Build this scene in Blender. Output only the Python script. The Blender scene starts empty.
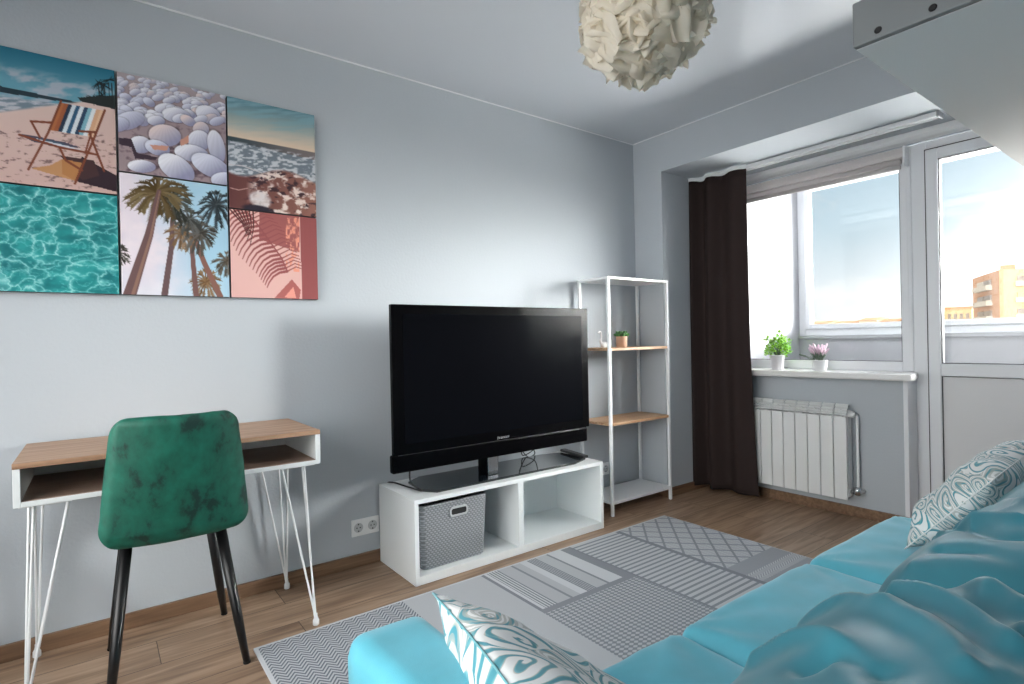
import bpy, bmesh, math, random
import numpy as np
from mathutils import Vector, Matrix, noise
PI = math.pi
random.seed(7)
SC = bpy.context.scene
COL = SC.collection

# ---------------------------------------------------------------- helpers
def lin(c):
    return tuple((x/255/12.92 if x/255 <= .04045 else ((x/255+.055)/1.055)**2.4) for x in c)

def new_mat(name):
    m = bpy.data.materials.new(name); m.use_nodes = True
    nt = m.node_tree
    return m, nt, nt.nodes['Principled BSDF']

def setp(b, **k):
    for n, v in k.items():
        b.inputs[n.replace('_', ' ')].default_value = v

def mat(name, rgb, rough=.5, metal=0, bump=0, bscale=200, var=0, vscale=6, sheen=0, coat=0, spec=None):
    m, nt, b = new_mat(name)
    c = lin(rgb)+(1,)
    setp(b, Base_Color=c, Roughness=rough, Metallic=metal)
    if spec is not None: b.inputs['Specular IOR Level'].default_value = spec
    if sheen:
        b.inputs['Sheen Weight'].default_value = sheen; b.inputs['Sheen Roughness'].default_value = .4
        b.inputs['Sheen Tint'].default_value = tuple(.5+.5*q for q in c[:3])+(1,)
    if coat: b.inputs['Coat Weight'].default_value = coat; b.inputs['Coat Roughness'].default_value = .05
    tc = nt.nodes.new('ShaderNodeTexCoord')
    if var:
        n = nt.nodes.new('ShaderNodeTexNoise'); n.inputs['Scale'].default_value = vscale; n.inputs['Detail'].default_value = 4
        nt.links.new(tc.outputs['Object'], n.inputs['Vector'])
        r = nt.nodes.new('ShaderNodeValToRGB')
        lo = tuple(x*(1-var) for x in c[:3])+(1,); hi = tuple(min(1, x*(1+var)) for x in c[:3])+(1,)
        r.color_ramp.elements[0].color = lo; r.color_ramp.elements[1].color = hi
        r.color_ramp.elements[0].position = .3; r.color_ramp.elements[1].position = .7
        nt.links.new(n.outputs['Fac'], r.inputs['Fac']); nt.links.new(r.outputs['Color'], b.inputs['Base Color'])
    if bump:
        n = nt.nodes.new('ShaderNodeTexNoise'); n.inputs['Scale'].default_value = bscale; n.inputs['Detail'].default_value = 3
        nt.links.new(tc.outputs['Object'], n.inputs['Vector'])
        bp = nt.nodes.new('ShaderNodeBump'); bp.inputs['Strength'].default_value = bump; bp.inputs['Distance'].default_value = .002
        nt.links.new(n.outputs['Fac'], bp.inputs['Height']); nt.links.new(bp.outputs['Normal'], b.inputs['Normal'])
    return m

class X:                                   # tiny expression builder for math nodes
    nt = None
    def __init__(s, k): s.k = k
    @staticmethod
    def op(o, *a):
        n = X.nt.nodes.new('ShaderNodeMath'); n.operation = o
        for i, v in enumerate(a):
            if isinstance(v, X): X.nt.links.new(v.k, n.inputs[i])
            else: n.inputs[i].default_value = v
        return X(n.outputs[0])
    def __add__(s, o): return X.op('ADD', s, o)
    __radd__ = __add__
    def __sub__(s, o): return X.op('SUBTRACT', s, o)
    def __rsub__(s, o): return X.op('SUBTRACT', o, s)
    def __mul__(s, o): return X.op('MULTIPLY', s, o)
    __rmul__ = __mul__
    def __truediv__(s, o): return X.op('DIVIDE', s, o)
    def fract(s): return X.op('FRACT', s)
    def gt(s, o): return X.op('GREATER_THAN', s, o)
    def lt(s, o): return X.op('LESS_THAN', s, o)
    def abs(s): return X.op('ABSOLUTE', s)
    def sin(s): return X.op('SINE', s)
    def mx(s, o): return X.op('MAXIMUM', s, o)
    def mn(s, o): return X.op('MINIMUM', s, o)
    def pp(s, o): return X.op('PINGPONG', s, o)
    def between(s, a, b): return s.gt(a)*s.lt(b)

def link(o, parent=None):
    COL.objects.link(o)
    if parent: o.parent = parent
    return o

def world_origin(o):
    v = Vector((0, 0, 0))
    while o: v += o.location; o = o.parent
    return v

def obj(name, bm, m, parent=None, smooth=False, origin=None, label=None):
    """one mesh object; geometry is given in world coordinates"""
    me = bpy.data.meshes.new(name)
    org = world_origin(parent) if parent else Vector(origin or (0, 0, 0))
    bmesh.ops.translate(bm, verts=bm.verts, vec=-org)
    bmesh.ops.recalc_face_normals(bm, faces=bm.faces)
    bm.to_mesh(me); bm.free()
    for mm in (m if isinstance(m, (list, tuple)) else [m]): me.materials.append(mm)
    if smooth: me.polygons.foreach_set('use_smooth', [True]*len(me.polygons))
    o = bpy.data.objects.new(name, me); link(o, parent)
    if not parent: o.location = org
    if label: o['label'] = label
    return o

def thing(name, label, cat, loc=(0, 0, 0), group=None):
    o = bpy.data.objects.new(name, None); o.empty_display_size = .05
    o.location = loc; link(o); o['label'] = label; o['category'] = cat
    if group: o['group'] = group
    return o

def tag(o, label, cat, group=None, kind=None):
    o['label'] = label; o['category'] = cat
    if group: o['group'] = group
    if kind: o['kind'] = kind
    return o

def struct(name, bm, m, parent=None, **k):
    o = obj(name, bm, m, parent, **k)
    if not parent: o['kind'] = 'structure'
    return o

def sroot(name, loc=(0, 0, 0)):
    o = bpy.data.objects.new(name, None); o.location = loc; link(o); o['kind'] = 'structure'; return o

def B(): return bmesh.new()

def box(bm, x0, x1, y0, y1, z0, z1, bev=0, seg=2, mi=0):
    r = bmesh.ops.create_cube(bm, size=1)
    vs = r['verts']
    for v in vs:
        v.co = Vector(((x0+x1)/2+v.co.x*(x1-x0), (y0+y1)/2+v.co.y*(y1-y0), (z0+z1)/2+v.co.z*(z1-z0)))
    fs = set(f for v in vs for f in v.link_faces)
    for f in fs: f.material_index = mi
    if bev:
        es = list({e for v in vs for e in v.link_edges})
        bmesh.ops.bevel(bm, geom=es, offset=bev, segments=seg, affect='EDGES', profile=.5)
    return bm

def frame_for(d):
    d = d.normalized(); up = Vector((0, 0, 1)) if abs(d.z) < .95 else Vector((1, 0, 0))
    a = d.cross(up).normalized(); return a, d.cross(a).normalized()

def tube(bm, pts, r, n=10, cap=True):
    pts = [Vector(p) for p in pts]; rr = r if isinstance(r, (list, tuple)) else [r]*len(pts)
    rings = []; a = None
    for i, p in enumerate(pts):
        d = (pts[min(i+1, len(pts)-1)]-pts[max(i-1, 0)])
        if a is None: a, b = frame_for(d)
        else:
            d.normalize(); a = (a-d*a.dot(d)).normalized(); b = d.cross(a)
        rings.append([bm.verts.new(p+(a*math.cos(t)+b*math.sin(t))*rr[i]) for t in [2*PI*k/n for k in range(n)]])
    for i in range(len(rings)-1):
        for k in range(n):
            bm.faces.new((rings[i][k], rings[i][(k+1) % n], rings[i+1][(k+1) % n], rings[i+1][k]))
    if cap: bm.faces.new(rings[0][::-1]); bm.faces.new(rings[-1])
    return bm

def lathe(bm, prof, c, n=28, cap=True):
    rings = [[bm.verts.new((c[0]+r*math.cos(2*PI*k/n), c[1]+r*math.sin(2*PI*k/n), c[2]+z)) for k in range(n)] for r, z in prof]
    for i in range(len(rings)-1):
        for k in range(n): bm.faces.new((rings[i][k], rings[i][(k+1) % n], rings[i+1][(k+1) % n], rings[i+1][k]))
    if cap: bm.faces.new(rings[0][::-1]); bm.faces.new(rings[-1])
    return bm

def grid(bm, f, nu, nv, uv=None):
    vs = [[bm.verts.new(f(i/nu, j/nv)) for j in range(nv+1)] for i in range(nu+1)]
    fs = []
    for i in range(nu):
        for j in range(nv):
            fc = bm.faces.new((vs[i][j], vs[i+1][j], vs[i+1][j+1], vs[i][j+1])); fs.append(fc)
            if uv:
                for l, (a, b) in zip(fc.loops, ((i, j), (i+1, j), (i+1, j+1), (i, j+1))): l[uv].uv = (a/nu, b/nv)
    return vs, fs

def cube_cloud(n, fn):
    """closed surface: cube faces with n*n cells, each point of [-1,1]^3 mapped by fn"""
    bm = B(); cache = {}
    def vert(p):
        k = tuple(round(x*n) for x in p)
        if k not in cache: cache[k] = bm.verts.new(fn(Vector(p)))
        return cache[k]
    g = [-1+2*i/n for i in range(n+1)]
    for ax in range(3):
        for s in (-1, 1):
            for i in range(n):
                for j in range(n):
                    q = []
                    for a, b in ((i, j), (i+1, j), (i+1, j+1), (i, j+1)):
                        p = [0, 0, 0]; p[ax] = s; p[(ax+1) % 3] = g[a]; p[(ax+2) % 3] = g[b]; q.append(vert(p))
                    bm.faces.new(q if s > 0 else q[::-1])
    return bm

def rbox_fn(x0, x1, y0, y1, z0, z1, r, puff=(0, 0, 0), extra=None):
    c = Vector(((x0+x1)/2, (y0+y1)/2, (z0+z1)/2)); h = Vector((x1-x0, y1-y0, z1-z0))/2
    def fn(p):
        q = Vector([math.copysign(abs(a)**.8, a)*b for a, b in zip(p, h)])
        k = Vector([max(-(b-r), min(b-r, a)) for a, b in zip(q, h)])
        d = q-k
        w = k+d.normalized()*r if d.length > 1e-9 else q
        u = Vector([a/b for a, b in zip(w, h)])
        for i in range(3):
            if puff[i]:
                j, l = (i+1) % 3, (i+2) % 3
                w[i] += puff[i]*u[i]*(1-abs(u[j])**2.5)*(1-abs(u[l])**2.5)
        w = w+c
        return extra(w, u) if extra else w
    return fn

def displace(bm, f):
    bm.normal_update()
    off = [(v, v.normal.copy()*f(v.co, v.normal)) for v in bm.verts]
    for v, d in off: v.co += d

def fbm(p, o=3):
    s, a = 0, 1
    for i in range(o): s += a*noise.noise(p); p = p*2.03; a *= .5
    return s

# ---------------------------------------------------------------- camera
f_px = 555.2145
cam = bpy.data.cameras.new('camera'); co = bpy.data.objects.new('camera', cam); link(co)
cam.sensor_width = 36; cam.lens = f_px/1024*36; cam.clip_start = .02; cam.clip_end = 600
Rv = Vector((0.79933135, -0.60053015, -0.02080688)); Uv = Vector((0.01837834, -0.01017751, 0.9997793)); Fv = Vector((0.60060938, 0.79953734, -0.00290154))
M = Matrix((Rv, Uv, -Fv)).transposed().to_4x4(); M.translation = Vector((-3.20145, -2.72519, 1.12494))
co.matrix_world = M
SC.camera = co

# ---------------------------------------------------------------- materials
M_WALL = mat('wall_paint', (181, 187, 193), .75, bump=.5, bscale=75, spec=.3)
M_CEIL = mat('ceiling_satin', (208, 212, 218), .26, spec=.55)
M_TRIMW = mat('white_trim', (226, 228, 230), .5)
M_PVC = mat('white_window_plastic', (226, 228, 232), .3)
M_SILL = mat('sill_plastic', (232, 231, 230), .25)
M_WHITE = mat('white_laminate', (226, 230, 231), .35)
M_WMETAL = mat('white_powder_coat', (232, 234, 236), .35)
M_BLACK = mat('black_metal', (13, 13, 15), .38)
M_TVB = mat('gloss_black', (5, 5, 7), .22, spec=.08)
M_TVM = mat('matt_black_plastic', (14, 14, 16), .45)
M_SCREEN = mat('screen_glass', (9, 10, 14), .18, spec=.035)
M_CHROME = mat('chrome', (205, 207, 212), .2, metal=1)
M_RUBBER = mat('rubber', (25, 25, 27), .6)
M_DARK = mat('hole_shade', (16, 17, 19), .7)  # dark fill that paints the shade inside holes
M_SEAL = mat('window_gasket', (58, 60, 64), .6)
M_SOCK = mat('socket_plastic', (232, 233, 233), .35)
M_LOGGIA = mat('balcony_panel', (172, 173, 178), .55)
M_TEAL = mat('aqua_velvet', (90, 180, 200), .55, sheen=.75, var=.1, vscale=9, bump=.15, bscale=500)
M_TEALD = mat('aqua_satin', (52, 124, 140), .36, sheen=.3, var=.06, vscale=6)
M_CURT = mat('curtain_brown', (52, 43, 42), .9, bump=.2, bscale=900, spec=.1)
M_BLIND = mat('blind_fabric', (196, 190, 190), .6)
M_ALU = mat('radiator_white', (226, 228, 228), .35)
M_TERRA = mat('terracotta', (196, 158, 134), .75)
M_PORC = mat('white_porcelain', (232, 233, 235), .25)
M_POTG = mat('pale_grey_pot', (214, 212, 216), .5)
M_SOIL = mat('soil', (60, 48, 40), .9)
M_LEAF = mat('bright_leaf', (150, 206, 66), .45, var=.35, vscale=40)
M_SUCC = mat('succulent_leaf', (72, 122, 66), .5, var=.3, vscale=50)
M_PINK = mat('pink_bloom', (226, 198, 214), .6)
M_STEM = mat('grey_green_stem', (112, 128, 112), .6)
M_SHADE = None

def wood(name, dark, light, scale=(1.5, 22, 22), rough=.45, axis=None):
    m, nt, b = new_mat(name)
    tc = nt.nodes.new('ShaderNodeTexCoord'); mp = nt.nodes.new('ShaderNodeMapping'); mp.inputs['Scale'].default_value = scale
    n = nt.nodes.new('ShaderNodeTexNoise'); n.inputs['Scale'].default_value = 2.2; n.inputs['Detail'].default_value = 6; n.inputs['Distortion'].default_value = .6
    r = nt.nodes.new('ShaderNodeValToRGB'); r.color_ramp.elements[0].position = .3; r.color_ramp.elements[1].position = .72
    r.color_ramp.elements[0].color = lin(dark)+(1,); r.color_ramp.elements[1].color = lin(light)+(1,)
    L = nt.links.new
    L(tc.outputs['Object'], mp.inputs['Vector']); L(mp.outputs['Vector'], n.inputs['Vector']); L(n.outputs['Fac'], r.inputs['Fac']); L(r.outputs['Color'], b.inputs['Base Color'])
    setp(b, Roughness=rough)
    return m
M_DESK = wood('desk_oak', (146, 110, 84), (186, 152, 124))
M_DESKIN = wood('desk_inner', (118, 98, 86), (148, 126, 112))
M_SHELF = wood('shelf_oak', (168, 124, 88), (214, 178, 142))
M_BASEB = wood('skirting_oak', (104, 78, 58), (142, 112, 88))

def floor_mat():
    m, nt, b = new_mat('laminate_planks'); L = nt.links.new
    tc = nt.nodes.new('ShaderNodeTexCoord')
    br = nt.nodes.new('ShaderNodeTexBrick')
    br.offset = .37; br.squash = 1
    br.inputs['Scale'].default_value = 1; br.inputs['Brick Width'].default_value = 1.28; br.inputs['Row Height'].default_value = .193
    br.inputs['Mortar Size'].default_value = .0016; br.inputs['Mortar Smooth'].default_value = .2; br.inputs['Bias'].default_value = 0
    br.inputs['Color1'].default_value = (0, 0, 0, 1); br.inputs['Color2'].default_value = (1, 1, 1, 1); br.inputs['Mortar'].default_value = (.3, .3, .3, 1)
    L(tc.outputs['Object'], br.inputs['Vector'])
    mp = nt.nodes.new('ShaderNodeMapping'); mp.inputs['Scale'].default_value = (1.1, 13, 1); L(tc.outputs['Object'], mp.inputs['Vector'])
    add = nt.nodes.new('ShaderNodeVectorMath'); add.operation = 'MULTIPLY_ADD'; add.inputs[1].default_value = (7.3, 3.1, 5.7)
    L(br.outputs['Color'], add.inputs[0]); L(mp.outputs['Vector'], add.inputs[2])
    n = nt.nodes.new('ShaderNodeTexNoise'); n.inputs['Scale'].default_value = 2.0; n.inputs['Detail'].default_value = 7; n.inputs['Distortion'].default_value = 1.1
    L(add.outputs['Vector'], n.inputs['Vector'])
    r = nt.nodes.new('ShaderNodeValToRGB')
    e = r.color_ramp.elements; e[0].position = .27; e[1].position = .75
    e[0].color = lin((116, 92, 74))+(1,); e[1].color = lin((182, 155, 131))+(1,)
    k = r.color_ramp.elements.new(.5); k.color = lin((152, 126, 104))+(1,)
    L(n.outputs['Fac'], r.inputs['Fac'])
    mx = nt.nodes.new('ShaderNodeMix'); mx.data_type = 'RGBA'; mx.blend_type = 'MULTIPLY'; mx.inputs[0].default_value = .5
    r2 = nt.nodes.new('ShaderNodeValToRGB'); r2.color_ramp.elements[0].color = (.7, .69, .69, 1); r2.color_ramp.elements[1].color = (1.1, 1.08, 1.06, 1)
    L(br.outputs['Color'], r2.inputs['Fac']); L(r.outputs['Color'], mx.inputs[6]); L(r2.outputs['Color'], mx.inputs[7])
    m2 = nt.nodes.new('ShaderNodeMix'); m2.data_type = 'RGBA'
    L(br.outputs['Fac'], m2.inputs[0]); L(mx.outputs[2], m2.inputs[6]); m2.inputs[7].default_value = lin((66, 50, 40))+(1,)
    L(m2.outputs[2], b.inputs['Base Color'])
    setp(b, Roughness=.36); b.inputs['Specular IOR Level'].default_value = .4
    return m
M_FLOOR = floor_mat()

def glass_mat(name, refl=.018):
    m = bpy.data.materials.new(name); m.use_nodes = True; nt = m.node_tree; nt.nodes.clear()
    o = nt.nodes.new('ShaderNodeOutputMaterial'); mx = nt.nodes.new('ShaderNodeMixShader')
    t = nt.nodes.new('ShaderNodeBsdfTransparent'); g = nt.nodes.new('ShaderNodeBsdfGlossy')
    t.inputs[0].default_value = (.97, .98, .98, 1); g.inputs['Roughness'].default_value = .02
    mx.inputs[0].default_value = refl
    nt.links.new(t.outputs[0], mx.inputs[1]); nt.links.new(g.outputs[0], mx.inputs[2]); nt.links.new(mx.outputs[0], o.inputs[0])
    return m
M_GLASS = glass_mat('window_glass')

# ================================================================ ROOM
H = 2.55; HB = 2.29; YJ = -.248; YR = -2.62; XW = .66; XR = .52; XB = -4.15; YS = -3.08
struct('floor', box(B(), XB, .75, YS, 0, -.12, 0), M_FLOOR)
struct('ceiling', box(B(), XB-.1, .1, YS-.1, .1, H, H+.12), M_CEIL)
struct('wall_left', box(B(), XB-.1, .9, 0, .12, -.12, H), M_WALL)
struct('wall_right', box(B(), XB-.1, .9, YS-.12, YS, -.12, H), M_WALL)
# back wall (behind the camera) has a wide opening added to let in fill light
bm = B()
box(bm, XB-.12, XB, YS, -2.85, 0, H); box(bm, XB-.12, XB, -.35, 0, 0, H); box(bm, XB-.12, XB, -2.85, -.35, 2.3, H); box(bm, XB-.12, XB, -2.85, -.35, 0, .5)
struct('wall_back', bm, M_WALL)
# far wall: pier, beam, jambs, ceiling of the recess, strip over the window, wall behind the radiator
bm = B()
box(bm, 0, .8, YJ, 0, 0, H)
box(bm, 0, .8, YS, YR, 0, H)
box(bm, 0, .8, YR, YJ, HB, H)
box(bm, XW, .8, YR, YJ, 2.235, HB)
box(bm, XR, .74, -1.517, YJ, 0, .845)
struct('wall_far', bm, M_WALL)
# skirting boards
bm = B(); box(bm, XB, 0, -.016, 0, 0, .062, .003)
struct('baseboard_left', bm, M_BASEB)
bm = B()
box(bm, -.016, 0, YJ, -.016, 0, .062, .003); box(bm, -.016, XR-.016, YJ-.016, YJ, 0, .062, .003); box(bm, XR-.016, XR, -1.541, YJ-.016, 0, .062, .003)
struct('baseboard_far', bm, M_BASEB)
# white ceiling insert along the walls
bm = B(); box(bm, XB, 0, -.008, 0, H-.006, H, .001); box(bm, -.008, 0, YS, 0, H-.006, H, .001)
struct('trim_1', bm, M_TRIMW)
# white corner profile + lining of the wall end next to the balcony door, cove moulding above the window
bm = B(); box(bm, XR-.004, XW, -1.541, -1.517, 0, .845, .003)
struct('trim_2', bm, M_PVC)
bm = B()
prof = [(XW, 2.235), (XW-.004, 2.232), (XW-.03, 2.245), (XW-.045, 2.262), (XW-.05, 2.285), (XW-.05, HB), (XW, HB)]
ra = [bm.verts.new((x, YJ, z)) for x, z in prof]; rb = [bm.verts.new((x, YR, z)) for x, z in prof]
for i in range(len(prof)-1): bm.faces.new((ra[i], ra[i+1], rb[i+1], rb[i]))
bm.faces.new(ra); bm.faces.new(rb[::-1])
struct('trim_3', bm, M_TRIMW)

# -- room window (frame, pane, sill)
w = sroot('window_1', (XW, -.9, .889))
def rect_frame(bm, x0, x1, y0, y1, z0, z1, b, bev=.006):
    box(bm, x0, x1, y0, y0+b, z0, z1, bev); box(bm, x0, x1, y1-b, y1, z0, z1, bev)
    box(bm, x0+.0007, x1-.0007, y0+b-.002, y1-b+.002, z0, z0+b, bev); box(bm, x0+.0007, x1-.0007, y0+b-.002, y1-b+.002, z1-b, z1, bev)
bm = B(); rect_frame(bm, XW, XW+.07, -1.53, YJ, .889, 2.225, .06)
box(bm, XW+.004, XW+.066, -1.606, -1.528, 0, 2.225, .006)                 # mullion post beside the door
obj('window_frame', bm, M_PVC, w)
bm = B(); rect_frame(bm, XW+.006, XW+.03, -1.4735, YJ-.057, .945, 2.168, .007, .001); obj('gasket', bm, M_SEAL, w)
obj('pane', box(B(), XW+.03, XW+.036, -1.472, YJ-.058, .947, 2.167), M_GLASS, w)
bm = B(); box(bm, .42, XW, -1.552, YJ, .848, .889, .012, 4); box(bm, .421, .515, -1.588, -1.54, .8485, .8885, .012, 4); obj('window_sill', bm, M_SILL, w)
# -- balcony door
d = sroot('door_1', (XW, -2.0, 0))
bm = B(); box(bm, XW+.004, XW+.066, -2.58, -1.606, 2.178, 2.225, .006); box(bm, XW+.004, XW+.066, YR, -2.55, 0, 2.225, .006); box(bm, XW, XW+.07, -2.58, -1.6, 0, .05, .004)
obj('door_frame', bm, M_PVC, d)
bm = B(); x0, x1 = XW-.014, XW+.056
box(bm, x0, x1, -1.664, -1.604, .05, 2.172, .006); box(bm, x0, x1, -2.545, -2.485, .05, 2.172, .006)
for z0, z1 in ((2.11, 2.172), (.87, .942), (.05, .115)): box(bm, x0+.001, x1-.001, -2.487, -1.662, z0, z1, .006)
obj('door_leaf', bm, M_PVC, d)
bm = B(); rect_frame(bm, x0+.008, x0+.03, -2.488, -1.661, .939, 2.113, .007, .001); rect_frame(bm, x0+.008, x0+.03, -2.488, -1.661, .112, .873, .006, .001)
rect_frame(bm, XW-.004, XW+.02, -2.552, -1.598, .045, 2.178, .006, .001); obj('gasket', bm, M_SEAL, d)
obj('pane', box(B(), x0+.03, x0+.036, -2.486, -1.663, .941, 2.111), M_GLASS, d)
obj('door_panel', box(B(), x0+.018, x0+.04, -2.486, -1.663, .114, .871, .002), mat('door_panel_white', (214, 214, 216), .4), d)
bm = B(); tube(bm, [(x0, -2.515, 1.05), (x0-.045, -2.515, 1.05), (x0-.05, -2.5, 1.05), (x0-.05, -2.4, 1.05)], .009, 10); box(bm, x0-.008, x0, -2.535, -2.497, .99, 1.11, .004)
obj('door_handle', bm, M_PVC, d, smooth=True)

# -- glazed balcony beyond
XO = 1.6
bm = B(); box(bm, .8, XO+.12, -.413, -.3, -.02, 2.5); struct('wall_balcony_side', bm, M_LOGGIA)
bm = B(); box(bm, XO, XO+.1, -4.2, -.413, -.02, 1.103, .0); box(bm, XO-.02, XO+.1, -4.2, -.413, 1.085, 1.11, .004); struct('wall_balcony_front', bm, M_LOGGIA)
struct('wall_balcony_end', box(B(), .8, XO+.12, -4.3, -4.2, -.02, 2.5), M_LOGGIA)
struct('floor_balcony', box(B(), .75, XO+.12, -4.3, -.3, -.14, -.02), mat('balcony_tile', (168, 160, 150), .6))
struct('ceiling_balcony', box(B(), .8, XO+.25, -4.3, -.3, 2.42, 2.55), M_LOGGIA)
struct('wall_balcony_rear', box(B(), .74, .9, -4.3, YS-.1, -.02, 2.5), M_LOGGIA)
bm = B(); box(bm, .8, .82, YR-.5, -.413, 2.3, 2.42); struct('trim_4', bm, M_LOGGIA)
w = sroot('window_2', (XO, -2, 1.11))
bm = B()
rect_frame(bm, XO, XO+.06, -4.2, -.413, 1.11, 2.42, .055)
posts = [-1.30, -2.25, -3.2]
for y in posts: box(bm, XO+.001, XO+.059, y-.05, y+.05, 1.163, 2.37, .005)
obj('window_frame', bm, M_PVC, w)
edges = [-.468, -1.25, -1.35, -2.2, -2.3, -3.15, -3.25, -4.145]
for i in range(4):
    y1, y0 = edges[2*i], edges[2*i+1]
    bm = B(); rect_frame(bm, XO-.014, XO+.05, y0+.002, y1-.002, 1.165, 2.365, .042, .005); s = obj('sash', bm, M_PVC, w)
    obj('pane', box(B(), XO+.015, XO+.021, y0+.04, y1-.04, 1.203, 2.327), M_GLASS, s)

# -- unseen window added behind the camera for fill light
w = sroot('added_fill_window', (XB, -1.6, .5))
bm = B(); rect_frame(bm, XB-.09, XB-.03, -2.85, -.35, .5, 2.3, .06); box(bm, XB-.089, XB-.031, -1.64, -1.56, .55, 2.25, .005); obj('window_frame', bm, M_PVC, w)
obj('pane', box(B(), XB-.063, XB-.057, -2.8, -.4, .55, 2.25), M_GLASS, w)

# ================================================================ CURTAIN, RAIL, BLIND
def curtain():
    bm = B()
    def f(u, v):
        z = 2.262-(2.262-.035)*v
        spread = v**3
        y = -.206-.478*u-(.07*max(0, v-.55)/.45)*max(0, u-.5)
        ph = 2*PI*3.1*u**.72+.35
        amp = (.050-.038*u)*(.7+.5*v)
        x = .335+amp*math.sin(ph+.35*math.sin(2.2*v))+.010*math.sin(6*u+2*v)*v+.015*spread*math.sin(3*u)
        if v < .03: z -= .004*(1+math.sin(ph*1.0))
        return Vector((x, y, z))
    grid(bm, f, 130, 40)
    o = obj('curtain_panel', bm, M_CURT, cr, smooth=True)
    s = o.modifiers.new('thick', 'SOLIDIFY'); s.thickness = .003
    return o
cr = thing('curtain', 'dark brown curtain hanging in the window recess', 'curtain', (.335, -.45, .02))
curtain()
bm = B()
def tape(u, v):
    y = -.206-.478*u; ph = 2*PI*3.1*u**.72+.35
    return Vector((.335+(.050-.038*u)*.7*math.sin(ph), y, 2.284-.024*v))
grid(bm, tape, 90, 2); o = obj('header_tape', bm, M_TRIMW, cr, smooth=True, label='white header tape'); s = o.modifiers.new('t', 'SOLIDIFY'); s.thickness = .003
rl = thing('curtain_rail', 'white ceiling curtain rail with end stop in the window recess', 'curtain rail', (.4, -1.0, 2.29))
bm = B(); box(bm, .375, .437, -1.74, -.60, 2.272, HB, .003); box(bm, .372, .378, -1.74, -.6, 2.264, 2.276, .001); box(bm, .434, .44, -1.74, -.6, 2.264, 2.276, .001)
box(bm, .36, .45, -.60, YJ-.003, 2.285, HB, .002)
obj('rail', bm, M_TRIMW, rl)
bm = B(); box(bm, .37, .442, -1.752, -1.738, 2.258, HB, .004); obj('end_stop', bm, mat('grey_end_stop', (150, 152, 156), .5), rl, label='grey end stop')
bl = thing('roller_blind', 'rolled up day and night blind under the top of the window', 'blind', (.63, -1, 2.1))
bm = B()
prof = [(XW, 2.212), (.615, 2.212), (.598, 2.2), (.592, 2.17), (.598, 2.152), (.625, 2.148), (XW, 2.148)]
ra = [bm.verts.new((x, YJ-.002, z)) for x, z in prof]; rb = [bm.verts.new((x, -1.512, z)) for x, z in prof]
for i in range(len(prof)-1): bm.faces.new((ra[i], ra[i+1], rb[i+1], rb[i]))
bm.faces.new(ra); bm.faces.new(rb[::-1]); obj('cassette', bm, mat('blind_cassette', (206, 200, 200), .3), bl)
bm = B(); tube(bm, [(.636, YJ-.01, 2.138), (.636, -1.488, 2.138)], .019, 16); obj('fabric_roll', bm, M_BLIND, bl, smooth=True)
bm = B(); box(bm, .628, .652, -1.488, YJ-.01, 2.092, 2.12, .009, 3); obj('bottom_bar', bm, mat('blind_bar', (178, 172, 172), .35), bl)
bm = B(); box(bm, .594, XW, -1.524, -1.510, 2.1, 2.214, .004); tube(bm, [(.62, -1.519, 2.1), (.622, -1.519, 1.6), (.62, -1.522, 1.15)], .0015, 6); obj('end_cap', bm, M_PVC, bl)

# ================================================================ RADIATOR
rd = thing('radiator', 'white sectional radiator under the window sill', 'radiator', (.45, -.95, .12))
for k in range(9):
    y1 = -.565-k*.0775; y0 = y1-.0735
    bm = B()
    def rp(u, v): return None
    box(bm, .398, .412, y0, y1, .12, .622, .005, 3)                       # flat front fin
    box(bm, .414, .488, y0+.032, y1-.032, .125, .672, .004)                 # web
    box(bm, .44, .488, y0+.006, y1-.006, .13, .655, .003)
    for j in range(4):                                                    # louvred top: slanted fins
        r0 = B()
        box(r0, 0, .03, y0+.001, y1-.001, 0, .0045, .0015)
        bmesh.ops.rotate(r0, verts=r0.verts, cent=(0, 0, 0), matrix=Matrix.Rotation(-.45, 3, 'Y'))
        bmesh.ops.translate(r0, verts=r0.verts, vec=(.400+j*.006, 0, .630+j*.0165))
        me = bpy.data.meshes.new('t'); r0.to_mesh(me); r0.free(); bm.from_mesh(me); bpy.data.meshes.remove(me)
    tube(bm, [(.45, y0-.001, .635), (.45, y1+.001, .635)], .018, 12); tube(bm, [(.45, y0-.001, .165), (.45, y1+.001, .165)], .018, 12)
    obj('section', bm, M_ALU, rd)
ye = -.565-9*.0775+.003
bm = B(); tube(bm, [(.45, ye, .635), (.45, ye-.018, .635)], .021, 14); tube(bm, [(.45, ye-.018, .635), (.45, ye-.03, .635)], .012, 10); obj('vent_plug', bm, M_ALU, rd, smooth=True)
bm = B(); tube(bm, [(.45, ye, .165), (.45, ye-.03, .165), (.45, ye-.05, .165)], .013, 12); lathe(bm, [(.014, 0), (.019, .004), (.02, .03), (.016, .045), (.004, .047)], (.45, ye-.035, .15)); obj('valve', bm, M_CHROME, rd, smooth=True)
bm = B(); tube(bm, [(.485, ye-.02, .635), (.485, ye-.026, .62), (.485, ye-.026, .2), (.47, ye-.026, .175), (.45, ye-.045, .165)], .008, 10); tube(bm, [(.45, ye-.045, .165), (.49, ye-.045, .165), (XR, ye-.045, .165)], .009, 10)
obj('pipe', bm, M_ALU, rd, smooth=True)

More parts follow.
